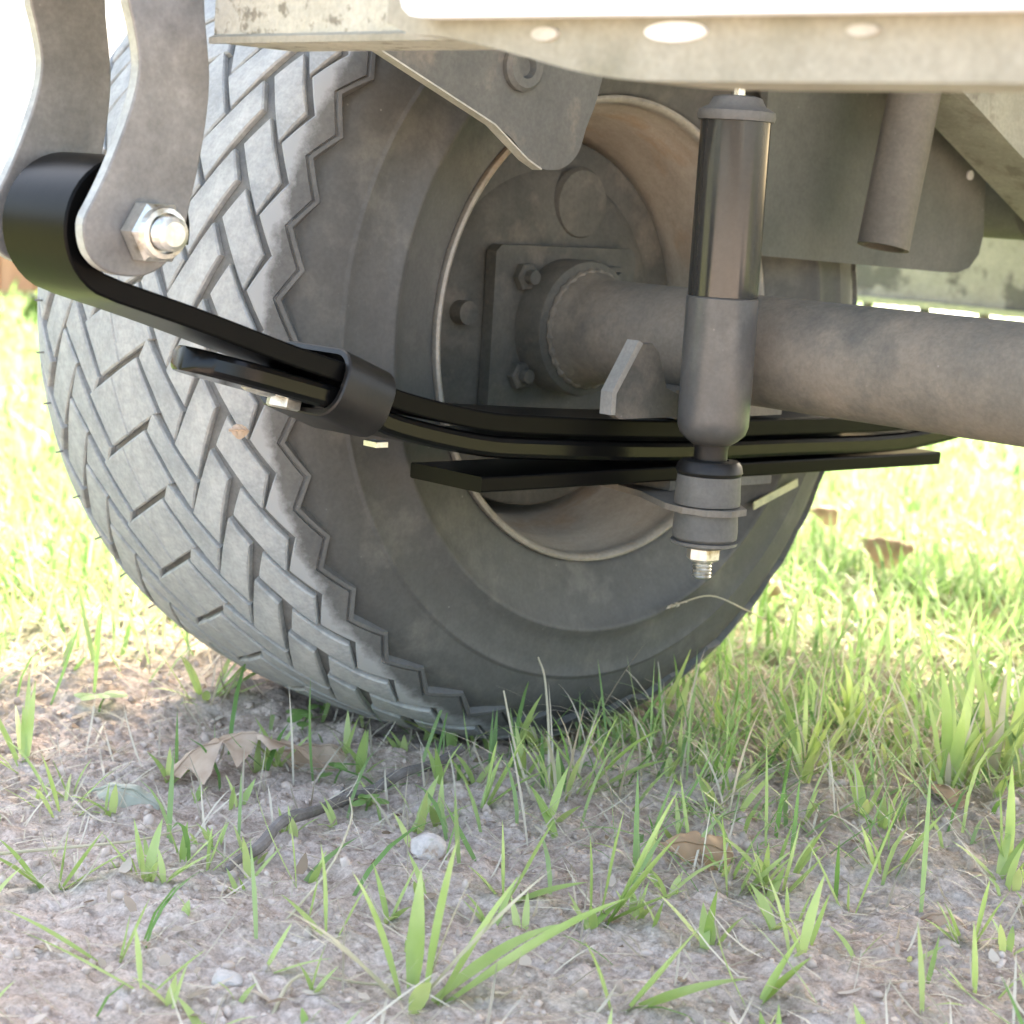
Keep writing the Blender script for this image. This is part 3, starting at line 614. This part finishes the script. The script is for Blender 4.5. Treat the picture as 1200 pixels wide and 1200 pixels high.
# ================================================================ SHOCK ABSORBER
SX, SY = .262, -.062
shock = None
def lat(name, prof, m, n=56, par=None):
    bm = bmesh.new(); lathe(bm, [(z, r) for z, r in prof], (SX, SY, 0), (0, 0, 1), n); return bm_obj(name, bm, m, par or shock, smooth=True)
shock = lat('shock_absorber', [(.2090, 0), (.2090, .0100), (.2115, .0135), (.2150, .0172), (.2190, .0186), (.2230, .0188), (.2850, .0188), (.2858, .0180)], MT['shockbody'], par=trailer); shock['label'] = 'upright black shock absorber in front of the axle'
lat('rod', [(.375, .0), (.375, .0038), (.4235, .0038), (.4235, 0)], MT['chrome'], 24)
lat('dust_tube', [(.2860, .0160), (.2860, .0182), (.3750, .0180), (.3750, 0)], MT['shock'])
lat('top_cap', [(.3752, .0178), (.3752, .0196), (.3775, .0202), (.3800, .0198), (.3815, .0170), (.3830, .0145), (.3868, .0125), (.3878, .0090), (.3878, 0)], MT['bushing'])
lat('neck', [(.1975, .0088), (.2060, .0088), (.2092, .0094)], MT['blackdull'])
lat('cup_washer', [(.1935, .0), (.1935, .0168), (.1950, .0176), (.1985, .0168), (.2005, .0150), (.2012, .0096)], MT['blackdull'])
lat('upper_bushing', [(.1930, .0), (.1930, .0166), (.1800, .0174), (.1775, .0172), (.1772, 0)], MT['bushing'])
lat('lower_bushing', [(.1732, 0), (.1730, .0166), (.1640, .0172), (.1600, .0170), (.1585, .0155), (.1585, 0)], MT['bushing'])
lat('lower_washer', [(.1582, 0), (.1582, .0178), (.1565, .0172), (.1548, .0120), (.1548, 0)], MT['galv'])
bm = bmesh.new(); hexnut(bm, (SX, SY, .1546), (0, 0, -1), .0088, .0072, .35); n = bm_obj('nut', bm, MT['zinc'], shock)
bm = bmesh.new(); threads(bm, (SX, SY, .1474), (0, 0, -1), .0052, .0085, 20); bm_obj('stud', bm, MT['zinc'], shock)
bm = bmesh.new(); prism(bm, [(.172, -.050), (.172, -.005), (.215, -.020), (.268, -.042), (.281, -.052), (.283, -.066), (.276, -.077), (.262, -.081), (.247, -.078), (.212, -.060)], 2, .1735, .1768)
o = bm_obj('shock_bracket', bm, MT['axle'], axle, bevel=.0006); o['label'] = 'flat steel arm carrying the lower end of the shock'
bm = bmesh.new(); box(bm, .170, .2195, -.045, .040, .1772, .1832); bm_obj('clamp_plate', bm, MT['axle'], axle, bevel=.001)

# ================================================================ GROUND COVER
def blades(pos, h, w, lean, az, curl, nseg=4, fold=.25, jit=None):
    """arrays -> one mesh of tapering folded grass blades; pos (n,3)"""
    n = len(pos); t = np.linspace(0, 1, nseg+1)
    fw = np.stack([np.cos(az), np.sin(az), np.zeros(n)], 1); sd = np.stack([-np.sin(az), np.cos(az), np.zeros(n)], 1); up = np.array([0, 0, 1.])
    V = np.zeros((n, nseg+1, 2, 3))
    ang = np.clip(lean[:, None] + curl[:, None]*t[None, :], -1.9, 1.9)
    st = h[:, None]/nseg
    cx = np.cumsum(np.sin(ang)*st, 1)-np.sin(ang)*st; cz = np.cumsum(np.cos(ang)*st, 1)-np.cos(ang)*st
    width = w[:, None]*np.where(t < .35, .65+t, 1.0-(np.maximum(t-.35, 0)/.65)**1.6)[None, :]*.5
    ctr = pos[:, None, :] + fw[:, None, :]*cx[..., None] + up*cz[..., None]
    V[:, :, 0] = ctr - sd[:, None, :]*width[..., None]; V[:, :, 1] = ctr + sd[:, None, :]*width[..., None]
    base = np.arange(n)[:, None]*(nseg+1)*2 + np.arange(nseg)[None, :]*2
    Fq = np.stack([base, base+1, base+3, base+2], -1).reshape(-1, 4)
    return V.reshape(-1, 3), Fq
def raw_mesh(name, V, F4):
    me = bpy.data.meshes.new(name); me.vertices.add(len(V)); me.vertices.foreach_set('co', V.astype(np.float32).ravel())
    k = F4.shape[1]; me.loops.add(F4.size); me.loops.foreach_set('vertex_index', F4.ravel().astype(np.int32))
    me.polygons.add(len(F4)); me.polygons.foreach_set('loop_start', (np.arange(len(F4))*k).astype(np.int32)); me.polygons.foreach_set('loop_total', np.full(len(F4), k, np.int32))
    me.update(calc_edges=True); return me
def scatter(n, x0, x1, y0, y1, dens):
    x = rng.uniform(x0, x1, n); y = rng.uniform(y0, y1, n); keep = rng.uniform(size=n) < dens(x, y)
    x, y = x[keep], y[keep]; return np.stack([x, y, gz(x, y)], 1)
def not_tire(x, y): return ~((np.abs(x) < .125) & (np.abs(y) < .10))
# lawn
def dens_lawn(x, y):
    t = turf_amount(x, y); return np.maximum((t**1.15)*(.25+.75*vnoise(x*4.5, y*4.5, 21)), .010)*not_tire(x, y)
P1 = scatter(60000, -1.1, .6, -.6, 1.3, dens_lawn)
P2 = scatter(90000, -3.2, 1.0, -.4, 4.0, lambda x, y: dens_lawn(x, y)*((x < -1.0) | (y > 1.2)))
P3 = scatter(70000, -6.5, .5, 0, 8, lambda x, y: dens_lawn(x, y)*((x < -3.0) | (y > 3.8))*((x > -3.6) | (y > 3.5)))
P0 = scatter(12000, -.1, .45, -.25, .40, lambda x, y: np.exp(-((x-.20)/.13)**2-((y-.02)/.14)**2)*vnoise(x*16, y*16, 41)**1.5*.9*not_tire(x, y))
V, Fq = [], []; off = 0
for Pn, hs_, ws in ((P0, (.020, .072), (.0009, .0030)), (P1, (.022, .062), (.0018, .0042)), (P2, (.03, .07), (.004, .008)), (P3, (.03, .07), (.008, .014))):
    n = len(Pn); v, f = blades(Pn-np.array([0, 0, .002]), rng.uniform(*hs_, n)*(.6+.8*vnoise(Pn[:, 0]*5, Pn[:, 1]*5, 5)), rng.uniform(*ws, n), rng.uniform(.1, 1.15, n), rng.uniform(0, 6.283, n), rng.uniform(-.3, 1.6, n))
    V.append(v); Fq.append(f+off); off += len(v)
tag(link('lawn_grass', raw_mesh('lawn_grass', np.concatenate(V), np.concatenate(Fq)), MT['grass']), 'sunlit yellow-green lawn grass behind and beside the tyre', 'grass', kind='stuff')
# seedlings sprouting singly all over the bare soil
cl = scatter(430, .02, .60, -.50, .22, lambda x, y: (.2+.8*vnoise(x*8, y*8, 51))*np.clip(.35+(y+.35)*2.2, .3, 1)); pp_, az_, hh, ww, ll = [], [], [], [], []
for p in cl:
    a0 = rng.uniform(0, 6.283); big = rng.uniform(.4, 1.0)*(1.15 if p[1] > -.2 else .8)
    for k in range(rng.integers(2, 5)):
        pp_.append(p+np.array([rng.normal()*.0015, rng.normal()*.0015, -.002])); az_.append(a0+k*2.2+rng.normal()*.4); hh.append(.038*big*rng.uniform(.6, 1.1)); ww.append(rng.uniform(.0030, .0066)*(.5+.5*big)); ll.append(rng.uniform(.1, .9))
n = len(pp_); v, f = blades(np.array(pp_), np.array(hh), np.array(ww), np.array(ll), np.array(az_), rng.uniform(.0, .9, n), 6)
tag(link('grass_seedlings', raw_mesh('grass_seedlings', v, f), MT['sprout']), 'scattered pale green seedlings sprouting from the bare soil', 'grass', kind='stuff')
# dead grass lying on the soil
def dens_straw(x, y):
    t = turf_amount(x, y); return np.clip(.16+.9*np.exp(-((t-.45)/.38)**2), 0, 1)*(.25+.75*vnoise(x*9, y*9, 22))*not_tire(x, y)
PS = scatter(42000, -.8, .62, -.55, .95, dens_straw); n = len(PS)
PA = scatter(2600, .0, .45, -.22, .45, lambda x, y: np.exp(-((x-.20)/.14)**2-((y-.06)/.18)**2)*.55*not_tire(x, y)); na = len(PA)
va, fa = blades(PA, rng.uniform(.03, .085, na), rng.uniform(.0006, .0015, na), rng.uniform(.2, 1.2, na), rng.uniform(0, 6.283, na), rng.uniform(.2, 1.5, na), 7)
v, f = blades(PS+np.array([0, 0, .0015]), rng.uniform(.008, .05, n), rng.uniform(.0005, .0016, n), rng.uniform(1.0, 1.55, n), rng.uniform(0, 6.283, n), rng.uniform(-.9, .9, n))
f = np.concatenate([f, fa+len(v)]); v = np.concatenate([v, va])
tag(link('dead_grass', raw_mesh('dead_grass', v, f), MT['straw']), 'dry straw-coloured dead grass matted on the soil', 'grass', kind='stuff')
# soil crumbs
bm = bmesh.new(); bmesh.ops.create_icosphere(bm, subdivisions=1, radius=1); bm.verts.ensure_lookup_table()
iv = np.array([v.co[:] for v in bm.verts]); fi = np.array([[v.index for v in f.verts] for f in bm.faces]); bm.free()
PC = scatter(26000, -.3, .62, -.55, .5, lambda x, y: (1-.7*turf_amount(x, y))*(.2+.8*vnoise(x*14, y*14, 23))*not_tire(x, y)); n = len(PC)
sz = .0005+.0030*rng.uniform(size=n)**7 + .0006*rng.uniform(size=n)
VV = iv[None]*(sz[:, None, None]*rng.uniform(.6, 1.3, (n, 1, 3)))*rng.uniform(.55, 1.3, (n, len(iv), 1)) + PC[:, None, :]
tag(link('soil_crumbs', raw_mesh('soil_crumbs', VV.reshape(-1, 3), (fi[None]+np.arange(n)[:, None, None]*len(iv)).reshape(-1, 3)), MT['soilbits']), 'loose crumbs of grey-brown soil', 'soil', kind='stuff')

# torn bits of dead leaf
PL = scatter(2600, -.5, .6, -.52, .6, lambda x, y: (.15+.85*vnoise(x*12, y*12, 29)**2)*not_tire(x, y)); n = len(PL)
v, f = blades(PL+np.array([0, 0, .0025]), rng.uniform(.004, .013, n), rng.uniform(.002, .006, n), rng.uniform(.9, 1.6, n), rng.uniform(0, 6.283, n), rng.uniform(-.8, .8, n), 3)
tag(link('leaf_litter', raw_mesh('leaf_litter', v, f), MT['litter']), 'torn brown and tan scraps of dead leaf strewn over the soil', 'litter', kind='stuff')

# ---------------------------------------------------------------- single grass tufts in the foreground
def blade_obj(parent, p, h, w, lean, az, curl, m, nseg=8):
    w *= 1.30; h *= 1.12; t = np.linspace(0, 1, nseg+1); V = []; Fc = []; x = z = 0
    fw = np.array([math.cos(az), math.sin(az), 0]); sd = np.array([-math.sin(az), math.cos(az), 0]); p = np.array(p, float); tw = random.uniform(-.5, .5)
    for i, q in enumerate(t):
        a = max(-1.8, min(1.8, lean+curl*q*q)); c = p+fw*x+np.array([0, 0, z])
        wd = w*.5*((.42+1.7*q) if q < .34 else 1-((q-.34)/.66)**1.9); s2 = sd*math.cos(tw*q)+fw*math.sin(tw*q)
        nrm = np.array([-math.cos(a)*fw[0], -math.cos(a)*fw[1], math.sin(a)])
        V += [c-s2*wd, c-nrm*wd*.30, c+s2*wd]
        x += math.sin(a)*h/nseg; z += math.cos(a)*h/nseg
    for i in range(nseg): k = i*3; Fc += [(k, k+1, k+4, k+3), (k+1, k+2, k+5, k+4)]
    return link('blade', mesh('blade', V, Fc), m, parent, smooth=True)
def tuft(x, y, spec, label, group='young grass tufts on the bare soil', m='seedling', name='grass_tuft'):
    """spec: list of (height, width, lean, azimuth in degrees, curl)"""
    z = float(gz(x, y)); t = thing(name, (x, y, z), label, 'grass tuft', group)
    for (h, w, lean, az, curl) in spec:
        a = math.radians(az+random.uniform(-12, 12)); q = random.uniform(0, .012 if len(spec) > 8 else .004); dry = random.random() < (.22 if len(spec) > 8 else 0)
        blade_obj(t, (x+q*math.cos(a), y+q*math.sin(a), z-.002), h, w*(.55 if dry else 1), lean, a, curl, MT['drystem'] if dry else MT[m])
    return t
def fan(n, h, w, lean=(.15, .8), curl=(.1, .9), az=(0, 360)):
    return [(random.uniform(.35, 1)*h, random.uniform(.45, 1.1)*w, random.uniform(*lean), random.uniform(*az), random.uniform(*curl)) for _ in range(n)]
# image-right is azimuth ~47 degrees, image-left ~227, towards the camera ~-43
RT, LT, TO, AW = 47, 227, -43, 137
tuft(.366, -.340, [(.068, .0085, .10, RT, .15), (.060, .0075, .45, RT, .2), (.085, .0085, .85, RT, .35), (.055, .0075, .30, LT, .4), (.060, .008, .75, LT, .6), (.050, .006, .15, AW, .2), (.065, .0065, .95, RT+25, .7), (.05, .006, .8, TO, .5), (.045, .006, .5, AW, .5), (.075, .007, .65, RT+10, .2), (.05, .005, .95, LT-15, .4), (.06, .0045, .25, RT+20, .3)], 'largest broad-bladed grass tuft at the bottom edge, left of centre')
tuft(.309, -.235, [(.036, .0065, .05, LT, .1), (.042, .0065, .42, RT, .1), (.034, .006, 1.15, RT, .3), (.022, .005, .7, LT, .4)], 'small three-leaf tuft right of the pale stone')
tuft(.353, -.218, [(.066, .0085, .38, RT, .05), (.050, .0055, .12, RT, .1), (.050, .008, .55, RT-15, .15), (.038, .004, .05, LT, .1), (.040, .005, 1.0, RT, .3)], 'tall tuft leaning right in the middle of the foreground')
tuft(.189, -.144, [(.044, .0080, .42, RT, .05), (.036, .0065, .12, RT, .1), (.042, .006, .8, RT, .5), (.03, .0045, .35, RT+30, .3)], 'broad-leaf tuft just below the tyre contact')
tuft(.202, -.095, fan(16, .05, .0030, (.1, 1.1), (.1, 1.0)) + [(.058, .0060, .6, RT, .6), (.05, .006, .9, RT, .6)], 'dense thin-bladed tuft under the right half of the tyre')
tuft(.050, -.314, fan(12, .055, .0022, (.4, 1.3), (.2, 1.0)), 'wispy yellowing tuft left of the curled pale leaf')
tuft(.162, -.387, [(.036, .0060, .55, RT, .1), (.028, .0045, .1, RT, .1), (.042, .004, .9, RT, .3), (.030, .0045, .6, LT, .4), (.034, .004, 1.0, LT, .4)], 'low tuft at the left picture edge')
tuft(.186, -.351, fan(11, .036, .0036, (.1, 1.0), (.1, .8)), 'thin grey-green tuft left of the dark twig')
tuft(.180, -.314, [(.026, .0042, .3, RT, .1), (.022, .0035, .05, RT, .1), (.026, .0035, .8, RT, .2)], 'tiny sprout just left of the twig end')
tuft(.259, -.415, [(.030, .0052, .35, RT, .1), (.022, .0045, .15, RT, .1), (.045, .003, 1.1, LT, .3)], 'twin-leaf sprout in the lower left corner area')
tuft(.298, -.424, [(.026, .0042, .1, LT, .1), (.028, .0048, .75, RT, .2), (.05, .0025, 1.1, LT, .2)], 'lowest small sprout near the bottom left corner')
tuft(.271, -.323, [(.018, .0045, .18, RT, .05)], 'single upright leaf between the twig and the bottom tuft')
tuft(.309, -.376, [(.024, .0045, .45, RT, .05), (.030, .0026, 1.1, RT, .3)], 'short sprout left of the largest tuft')
tuft(-.076, -.137, fan(18, .055, .0040, (.4, 1.2), (.2, .9)) + [(.075, .0065, .9, RT, .75), (.06, .006, .8, RT+15, .6)], 'bushy tuft against the left foot of the tyre')
tuft(-.016, -.299, fan(7, .070, .0030, (.6, 1.25), (.2, .6), (120, 260)) + [(.095, .0028, 1.0, LT+60, .35)], 'long arching tuft at the left edge above the curled leaf')
tuft(.424, -.279, [(.046, .0085, .60, RT, .1), (.03, .006, .3, LT, .5), (.05, .007, 1.2, RT, .4)], 'broad blade tuft cut by the bottom edge at centre')
tuft(.456, -.231, [(.034, .0080, .45, RT, .1), (.030, .006, .75, RT, .2), (.036, .0028, .5, LT, -.3)], 'pale tuft cut by the bottom edge right of centre')
tuft(.357, -.129, [(.040, .0055, .12, LT, .1), (.034, .007, .65, RT, .2), (.026, .006, .35, RT, .2), (.03, .004, .9, RT, .5)], 'upright tuft beside the brown leaf')
tuft(.372, -.112, [(.036, .0065, .15, RT, .05), (.028, .0075, .65, RT, .1), (.022, .006, .75, LT, .3)], 'three-pointed tuft right of the brown leaf')
tuft(.401, -.136, [(.018, .0042, .05, LT, .1), (.018, .0045, .3, RT, .1), (.02, .003, .7, LT, .2)], 'tiny two-leaf sprout below the three-pointed tuft')
tuft(.405, -.098, [(.062, .0042, .28, RT, .05), (.040, .0060, .45, LT, .3), (.016, .004, .05, LT, .1)], 'narrow forked sprout with one long thin leaf')
tuft(.382, -.044, [(.038, .0070, .55, RT, .15), (.026, .0055, .3, LT, .2), (.036, .0025, .9, LT, .3)], 'short sprout with one folded leaf pointing right')
tuft(.252, .051, fan(26, .060, .0040, (.1, 1.1), (.1, .8)) + [(.075, .0075, .05, RT, .1), (.06, .007, .3, LT, .2)], 'big spreading tuft right of the tyre foot')
tuft(.319, .099, fan(22, .080, .0062, (.05, .7), (.1, .7)), 'tall bright tuft near the right edge')
tuft(.309, .160, fan(26, .090, .0064, (.05, .7), (.1, .7)), 'tallest bright tuft at the right picture edge')
tuft(.418, .012, [(.040, .0050, .1, LT, .1), (.050, .0055, .35, RT, .2), (.034, .0055, .6, RT, .3), (.03, .005, .4, LT, .3), (.05, .004, .15, AW, .1)], 'loose tuft low on the right edge')
tuft(.467, -.095, [(.030, .0050, .12, RT, .05), (.022, .0045, .5, LT, .2), (.028, .0045, .4, RT, .2), (.02, .004, .9, LT, .3)], 'small fan-shaped sprout in the lower right')
tuft(.507, -.140, [(.034, .0045, .08, LT, .1), (.022, .0035, .6, RT, .2), (.02, .003, .7, LT, .2)], 'single-spike sprout in the bottom right corner')
tuft(.194, .172, fan(20, .060, .0046, (.2, 1.0), (.2, .8)), 'green tuft in the thatch right of the tyre')
tuft(.173, .070, fan(14, .050, .0036, (.2, 1.1), (.2, .8)), 'thin tuft hugging the right foot of the tyre')
tuft(.130, .050, [(.056, .0078, .38, RT, -.1), (.05, .005, 1.0, LT, .4), (.05, .005, 1.1, LT+20, .4)], 'tuft with one tall broad blade standing against the sidewall')
tuft(.327, .010, fan(6, .030, .0042, (.1, .9), (.1, .5)), 'little tuft between the big right tufts')
tuft(.240, -.300, [(.034, .0022, .1, LT, .2), (.05, .0022, .5, LT, -.3)], 'thin bent stem tuft beside the twig')
tuft(.300, -.330, [(.040, .0055, .05, LT, .2), (.026, .005, .8, LT, .3), (.028, .004, .4, RT, .2)], 'upright sprout just above the largest tuft')
# tall dry stems and a seed stalk
def stem(pts, r, label, seed=False, z=None):
    t = thing('dry_grass_stem', pts[0], label, 'grass stem', 'dry stems and roots on the soil'); bm = bmesh.new()
    tube(bm, catmull(pts, 6), lambda q: r*(1-.5*q), 6); bm_obj('stalk', bm, MT['drystem'], t)
    if seed:
        a, b = Vector(pts[-1]), Vector(pts[-2]); dr = (a-b).normalized()
        for k in range(9):
            V = []; c = a-dr*.0018*k; o = Vector((random.uniform(-1, 1), random.uniform(-1, 1), random.uniform(-1, 1))).normalized(); tip = c+dr*.006+o*.0016; s = dr.cross(o).normalized()*.0008
            link('seed', mesh('seed', [c, (c+tip)/2+s, tip, (c+tip)/2-s, (c+tip)/2+o*.0008], [(0, 1, 4), (1, 2, 4), (2, 3, 4), (3, 0, 4)]), MT['straw'], t)
stem([(.202, -.105, .0), (.180, -.085, .030), (.150, -.062, .058), (.136, -.055, .068)], .0010, 'dry stem leaning up left from the dense tuft, the longer of two')
stem([(.200, -.110, .0), (.175, -.105, .028), (.150, -.094, .056)], .0010, 'dry stem leaning up left from the dense tuft, the shorter of two')
stem([(-.05, .395, .002), (.03, .27, .04), (.135, .125, .080), (.141, .085, .093), (.142, .050, .090)], .0007, 'thin dry stalk with a seed head drooping in front of the sidewall', True)
stem([(.335, -.14, .001), (.35, -.155, .006), (.385, -.175, .004)], .0008, 'pale bent root lying right of centre in the foreground')
stem([(.13, -.43, .012), (.15, -.38, .014), (.155, -.335, .012), (.14, -.29, .008)], .0009, 'long pale stem lying level at the left edge')
stem([(.275, -.345, .001), (.258, -.300, .020), (.230, -.265, .030), (.21, -.25, .034)], .0007, 'thin pale stem curving up beside the pale stone')
stem([(.35, -.40, .002), (.33, -.37, .008), (.345, -.345, .004), (.37, -.31, .003)], .0009, 'pale forked root at the bottom edge left of the largest tuft')

# ---------------------------------------------------------------- twig, stones, leaves
tw = thing('twig', (.168, -.259, .004), 'dark grey twig lying on the soil below the oak leaf', 'twig')
bm = bmesh.new(); pts = [(.205, -.318), (.198, -.309), (.185, -.284), (.168, -.259), (.155, -.228), (.140, -.198), (.136, -.172), (.131, -.149), (.128, -.122), (.125, -.100)]
tube(bm, catmull([(x, y, float(gz(x, y))+.0078+random.uniform(-.0006, .0006)) for x, y in pts], 5), lambda q: .0014+.0019*min(1, q*4)*(1-.25*q)+.0003*math.sin(q*37), 9); bm_obj('stick', bm, MT['twig'], tw)
bm = bmesh.new(); z0 = float(gz(.14, -.198)); tube(bm, [(.140, -.198, z0+.005), (.132, -.192, z0+.009), (.128, -.188, z0+.010)], .0013, 7); bm_obj('side_shoot', bm, MT['twig'], tw)
def stone(x, y, r, sx, m, label, seed):
    rg = random.Random(seed); bm = bmesh.new(); bmesh.ops.create_icosphere(bm, subdivisions=3, radius=r)
    ph = [Vector((rg.gauss(0, 1), rg.gauss(0, 1), rg.gauss(0, 1))).normalized() for _ in range(12)]
    for v in bm.verts:
        nn = v.co.normalized(); k = min(1, min(.82/max(.05, nn.dot(q)) if nn.dot(q) > .3 else 1 for q in ph)); v.co = Vector((v.co.x*sx[0], v.co.y*sx[1], v.co.z*sx[2]))*k
    for v in bm.verts: v.co += Vector((x, y, float(gz(x, y))+r*sx[2]*.45))
    tag(bm_obj('stone', bm, m, None), label, 'stone')
stone(.238, -.222, .0095, (1, 1, .75), MT['stone'], 'whitish angular stone standing out on bare soil in mid foreground', 2)
stone(.313, -.394, .0065, (1.2, 1, .7), MT['greystone'], 'rounded grey stone near the bottom edge at left', 5)
stone(-.150, .004, .0045, (1, 1, .7), MT['stone'], 'white pebble caught beside the tyre tread', 8)
for k in range(26):
    x, y = random.uniform(.05, .5), random.uniform(-.42, .1)
def dry_leaf(name, x, y, z, rot, L, lobes, m, label, arch=.3, cup=.4, tilt=(0, 0), seed=1):
    """lobed leaf blade with midrib and stalk, arched along and across"""
    rg = random.Random(seed); t = thing(name, (x, y, z), label, 'leaf'); n = 60; half = []
    for i in range(n+1):
        q = i/n; env = (math.sin(math.pi*min(1, q*.94+.04))**.8)*L*.40*(.55+.6*q if lobes else 1)
        if lobes == 3:
            env = L*float(np.interp(q, [0, .12, .24, .30, .36, .47, .53, .60, .70, .76, .84, .90, 1], [.008, .035, .23, .25, .07, .33, .38, .09, .30, .33, .10, .17, .004]))
        elif lobes:
            ph = (q*lobes) % 1; env *= .30+.70*(math.sin(math.pi*ph)**.55 if ph > 0 else 0)
        half.append((q*L-L*.5, max(env, L*.006)))
    bm = bmesh.new(); cols = 9; grid = []
    for (px, w) in half:
        row = []
        for j in range(cols):
            s = (j/(cols-1)*2-1); yy = w*s; xx = px+abs(yy)*.22*(1 if lobes else .1)
            zz = -arch*(xx/L)**2*L*1.6 + L*.16 - cup*yy*yy/L*3.0 + (0.02*L)*math.sin(xx/L*17+s*3+seed) + abs(s)*.012*L*math.sin(xx/L*29+seed*2)
            row.append(bm.verts.new((xx, yy, zz)))
        grid.append(row)
    for a, b in zip(grid, grid[1:]):
        for j in range(cols-1): bm.faces.new((a[j], a[j+1], b[j+1], b[j]))
    R_ = Matrix.Rotation(rot, 4, 'Z') @ Matrix.Rotation(tilt[0], 4, 'X') @ Matrix.Rotation(tilt[1], 4, 'Y')
    bmesh.ops.transform(bm, matrix=Matrix.Translation((x, y, z)) @ R_, verts=bm.verts)
    o = bm_obj('leaf_blade', bm, m, t, smooth=True)
    bm = bmesh.new(); pts = [R_ @ Vector((px-L*.5, 0, -arch*((px-L*.5)/L)**2*L*1.6+L*.16+.0006+.02*L*math.sin((px-L*.5)/L*17+seed))) + Vector((x, y, z)) for px in np.linspace(-.12*L, L*.97, 14)]
    tube(bm, pts, lambda q: .0009*(1-.7*q), 6); bm_obj('midrib', bm, m, t)
    return t
G = lambda x, y: float(gz(x, y))
dry_leaf('oak_leaf', .052, -.203, G(.052, -.203)+.009, math.radians(250), .086, 3, MT['oak'], 'large dry tan oak leaf arched over the soil near the tyre', .55, .35, (.12, .1), 3)
dry_leaf('curled_leaf', .055, -.150, G(.055, -.15)+.004, math.radians(60), .042, 0, MT['oak'], 'narrow curled tan leaf just right of the oak leaf', .3, 1.6, (0, 0), 4)
dry_leaf('brown_leaf', .320, -.115, G(.32, -.115)+.006, math.radians(40), .036, 2, MT['browndry'], 'small orange-brown leaf lying right of centre in the foreground', .4, .6, (.7, .1), 5)
dry_leaf('pale_leaf', .056, -.277, G(.056, -.277)+.003, math.radians(30), .036, 0, MT['paleleaf'], 'crumpled pale grey-green leaf left of the oak leaf', .5, .7, (.4, .2), 6)
dry_leaf('dead_leaf', .345, .070, G(.345, .07)+.004, math.radians(100), .034, 0, MT['browndry'], 'curled dead brown leaf under the bright right-hand tufts', .6, 1.2, (1.1, .2), 7)
dry_leaf('fallen_leaf', .445, -.078, G(.445, -.078)+.002, math.radians(20), .020, 2, MT['oak'], 'small crumpled tan leaf in the lower right foreground', .7, .9, (.4, .2), 9)
dry_leaf('fallen_leaf', -.15, .66, G(-.15, .66)+.030, math.radians(30), .046, 0, MT['browndry'], 'orange-brown fallen leaf lying on the sunlit grass at right', .3, .8, (.6, .1), 10)
dry_leaf('fallen_leaf', -.30, .76, G(-.3, .76)+.03, math.radians(60), .036, 0, MT['browndry'], 'brown leaf on the grass just right of the tyre edge', .3, .6, (.6, .1), 11)
dry_leaf('fallen_leaf', -.10, .42, G(-.1, .42)+.02, math.radians(10), .045, 0, MT['browndry'], 'reddish leaf low against the right side of the tyre', .4, .6, (.5, .1), 12)
dry_leaf('fallen_leaf', -.16, -.26, G(-.16, -.26)+.004, math.radians(80), .035, 2, MT['browndry'], 'brown leaf scrap on the thatch left of the tyre foot', .4, .6, (.3, .1), 13)
dry_leaf('leaf_scrap', .122, -.262, .205, math.radians(70), .010, 0, MT['oak'], 'tiny tan leaf scrap caught in the tread below the clip', .3, .6, (1.2, .2), 14)
def weed(x, y, s, n, label, seed):
    rg = random.Random(seed); z = G(x, y); t = thing('weed', (x, y, z), label, 'weed', 'small round-leaved weeds')
    for k in range(n):
        a = k*2.4+rg.uniform(-.3, .3); rad = s*(.4+.6*k/n); h = s*rg.uniform(.5, 1.0); c = Vector((x+rad*math.cos(a), y+rad*math.sin(a), z+h)); r = s*rg.uniform(.35, .5)
        ux = Vector((math.cos(a), math.sin(a), rg.uniform(-.3, .2))).normalized(); uy = Vector((-math.sin(a), math.cos(a), rg.uniform(-.3, .3))).normalized(); nz_ = ux.cross(uy)
        V = [c+nz_*r*.12]; m_ = 14
        for i in range(m_):
            b = i*2*math.pi/m_; V.append(c+ux*r*math.cos(b)*1.15+uy*r*math.sin(b)*(.8-.12*math.cos(b)))
        link('leaf', mesh('leaf', V, [(0, i+1, (i+1) % m_+1) for i in range(m_)]), MT['weed'], t)
    bm = bmesh.new(); tube(bm, [(x, y, z-.002), (x+s*.2, y, z+s*.4), (x+s*.3, y+s*.2, z+s*.8)], .0007, 6); bm_obj('stem', bm, MT['weed'], t)
weed(.006, -.124, .012, 6, 'round-leaved weed at the tyre foot above the twig', 1)
weed(.091, -.165, .011, 4, 'round-leaved weed at the right end of the oak leaf', 2)
weed(-.10, -.20, .014, 5, 'round-leaved weed by the bushy tuft left of the tyre', 3)
weed(-.02, -.09, .009, 4, 'round-leaved weed tucked against the tread bottom', 4)
weed(.15, -.19, .010, 4, 'round-leaved weed beside the dark twig', 5)
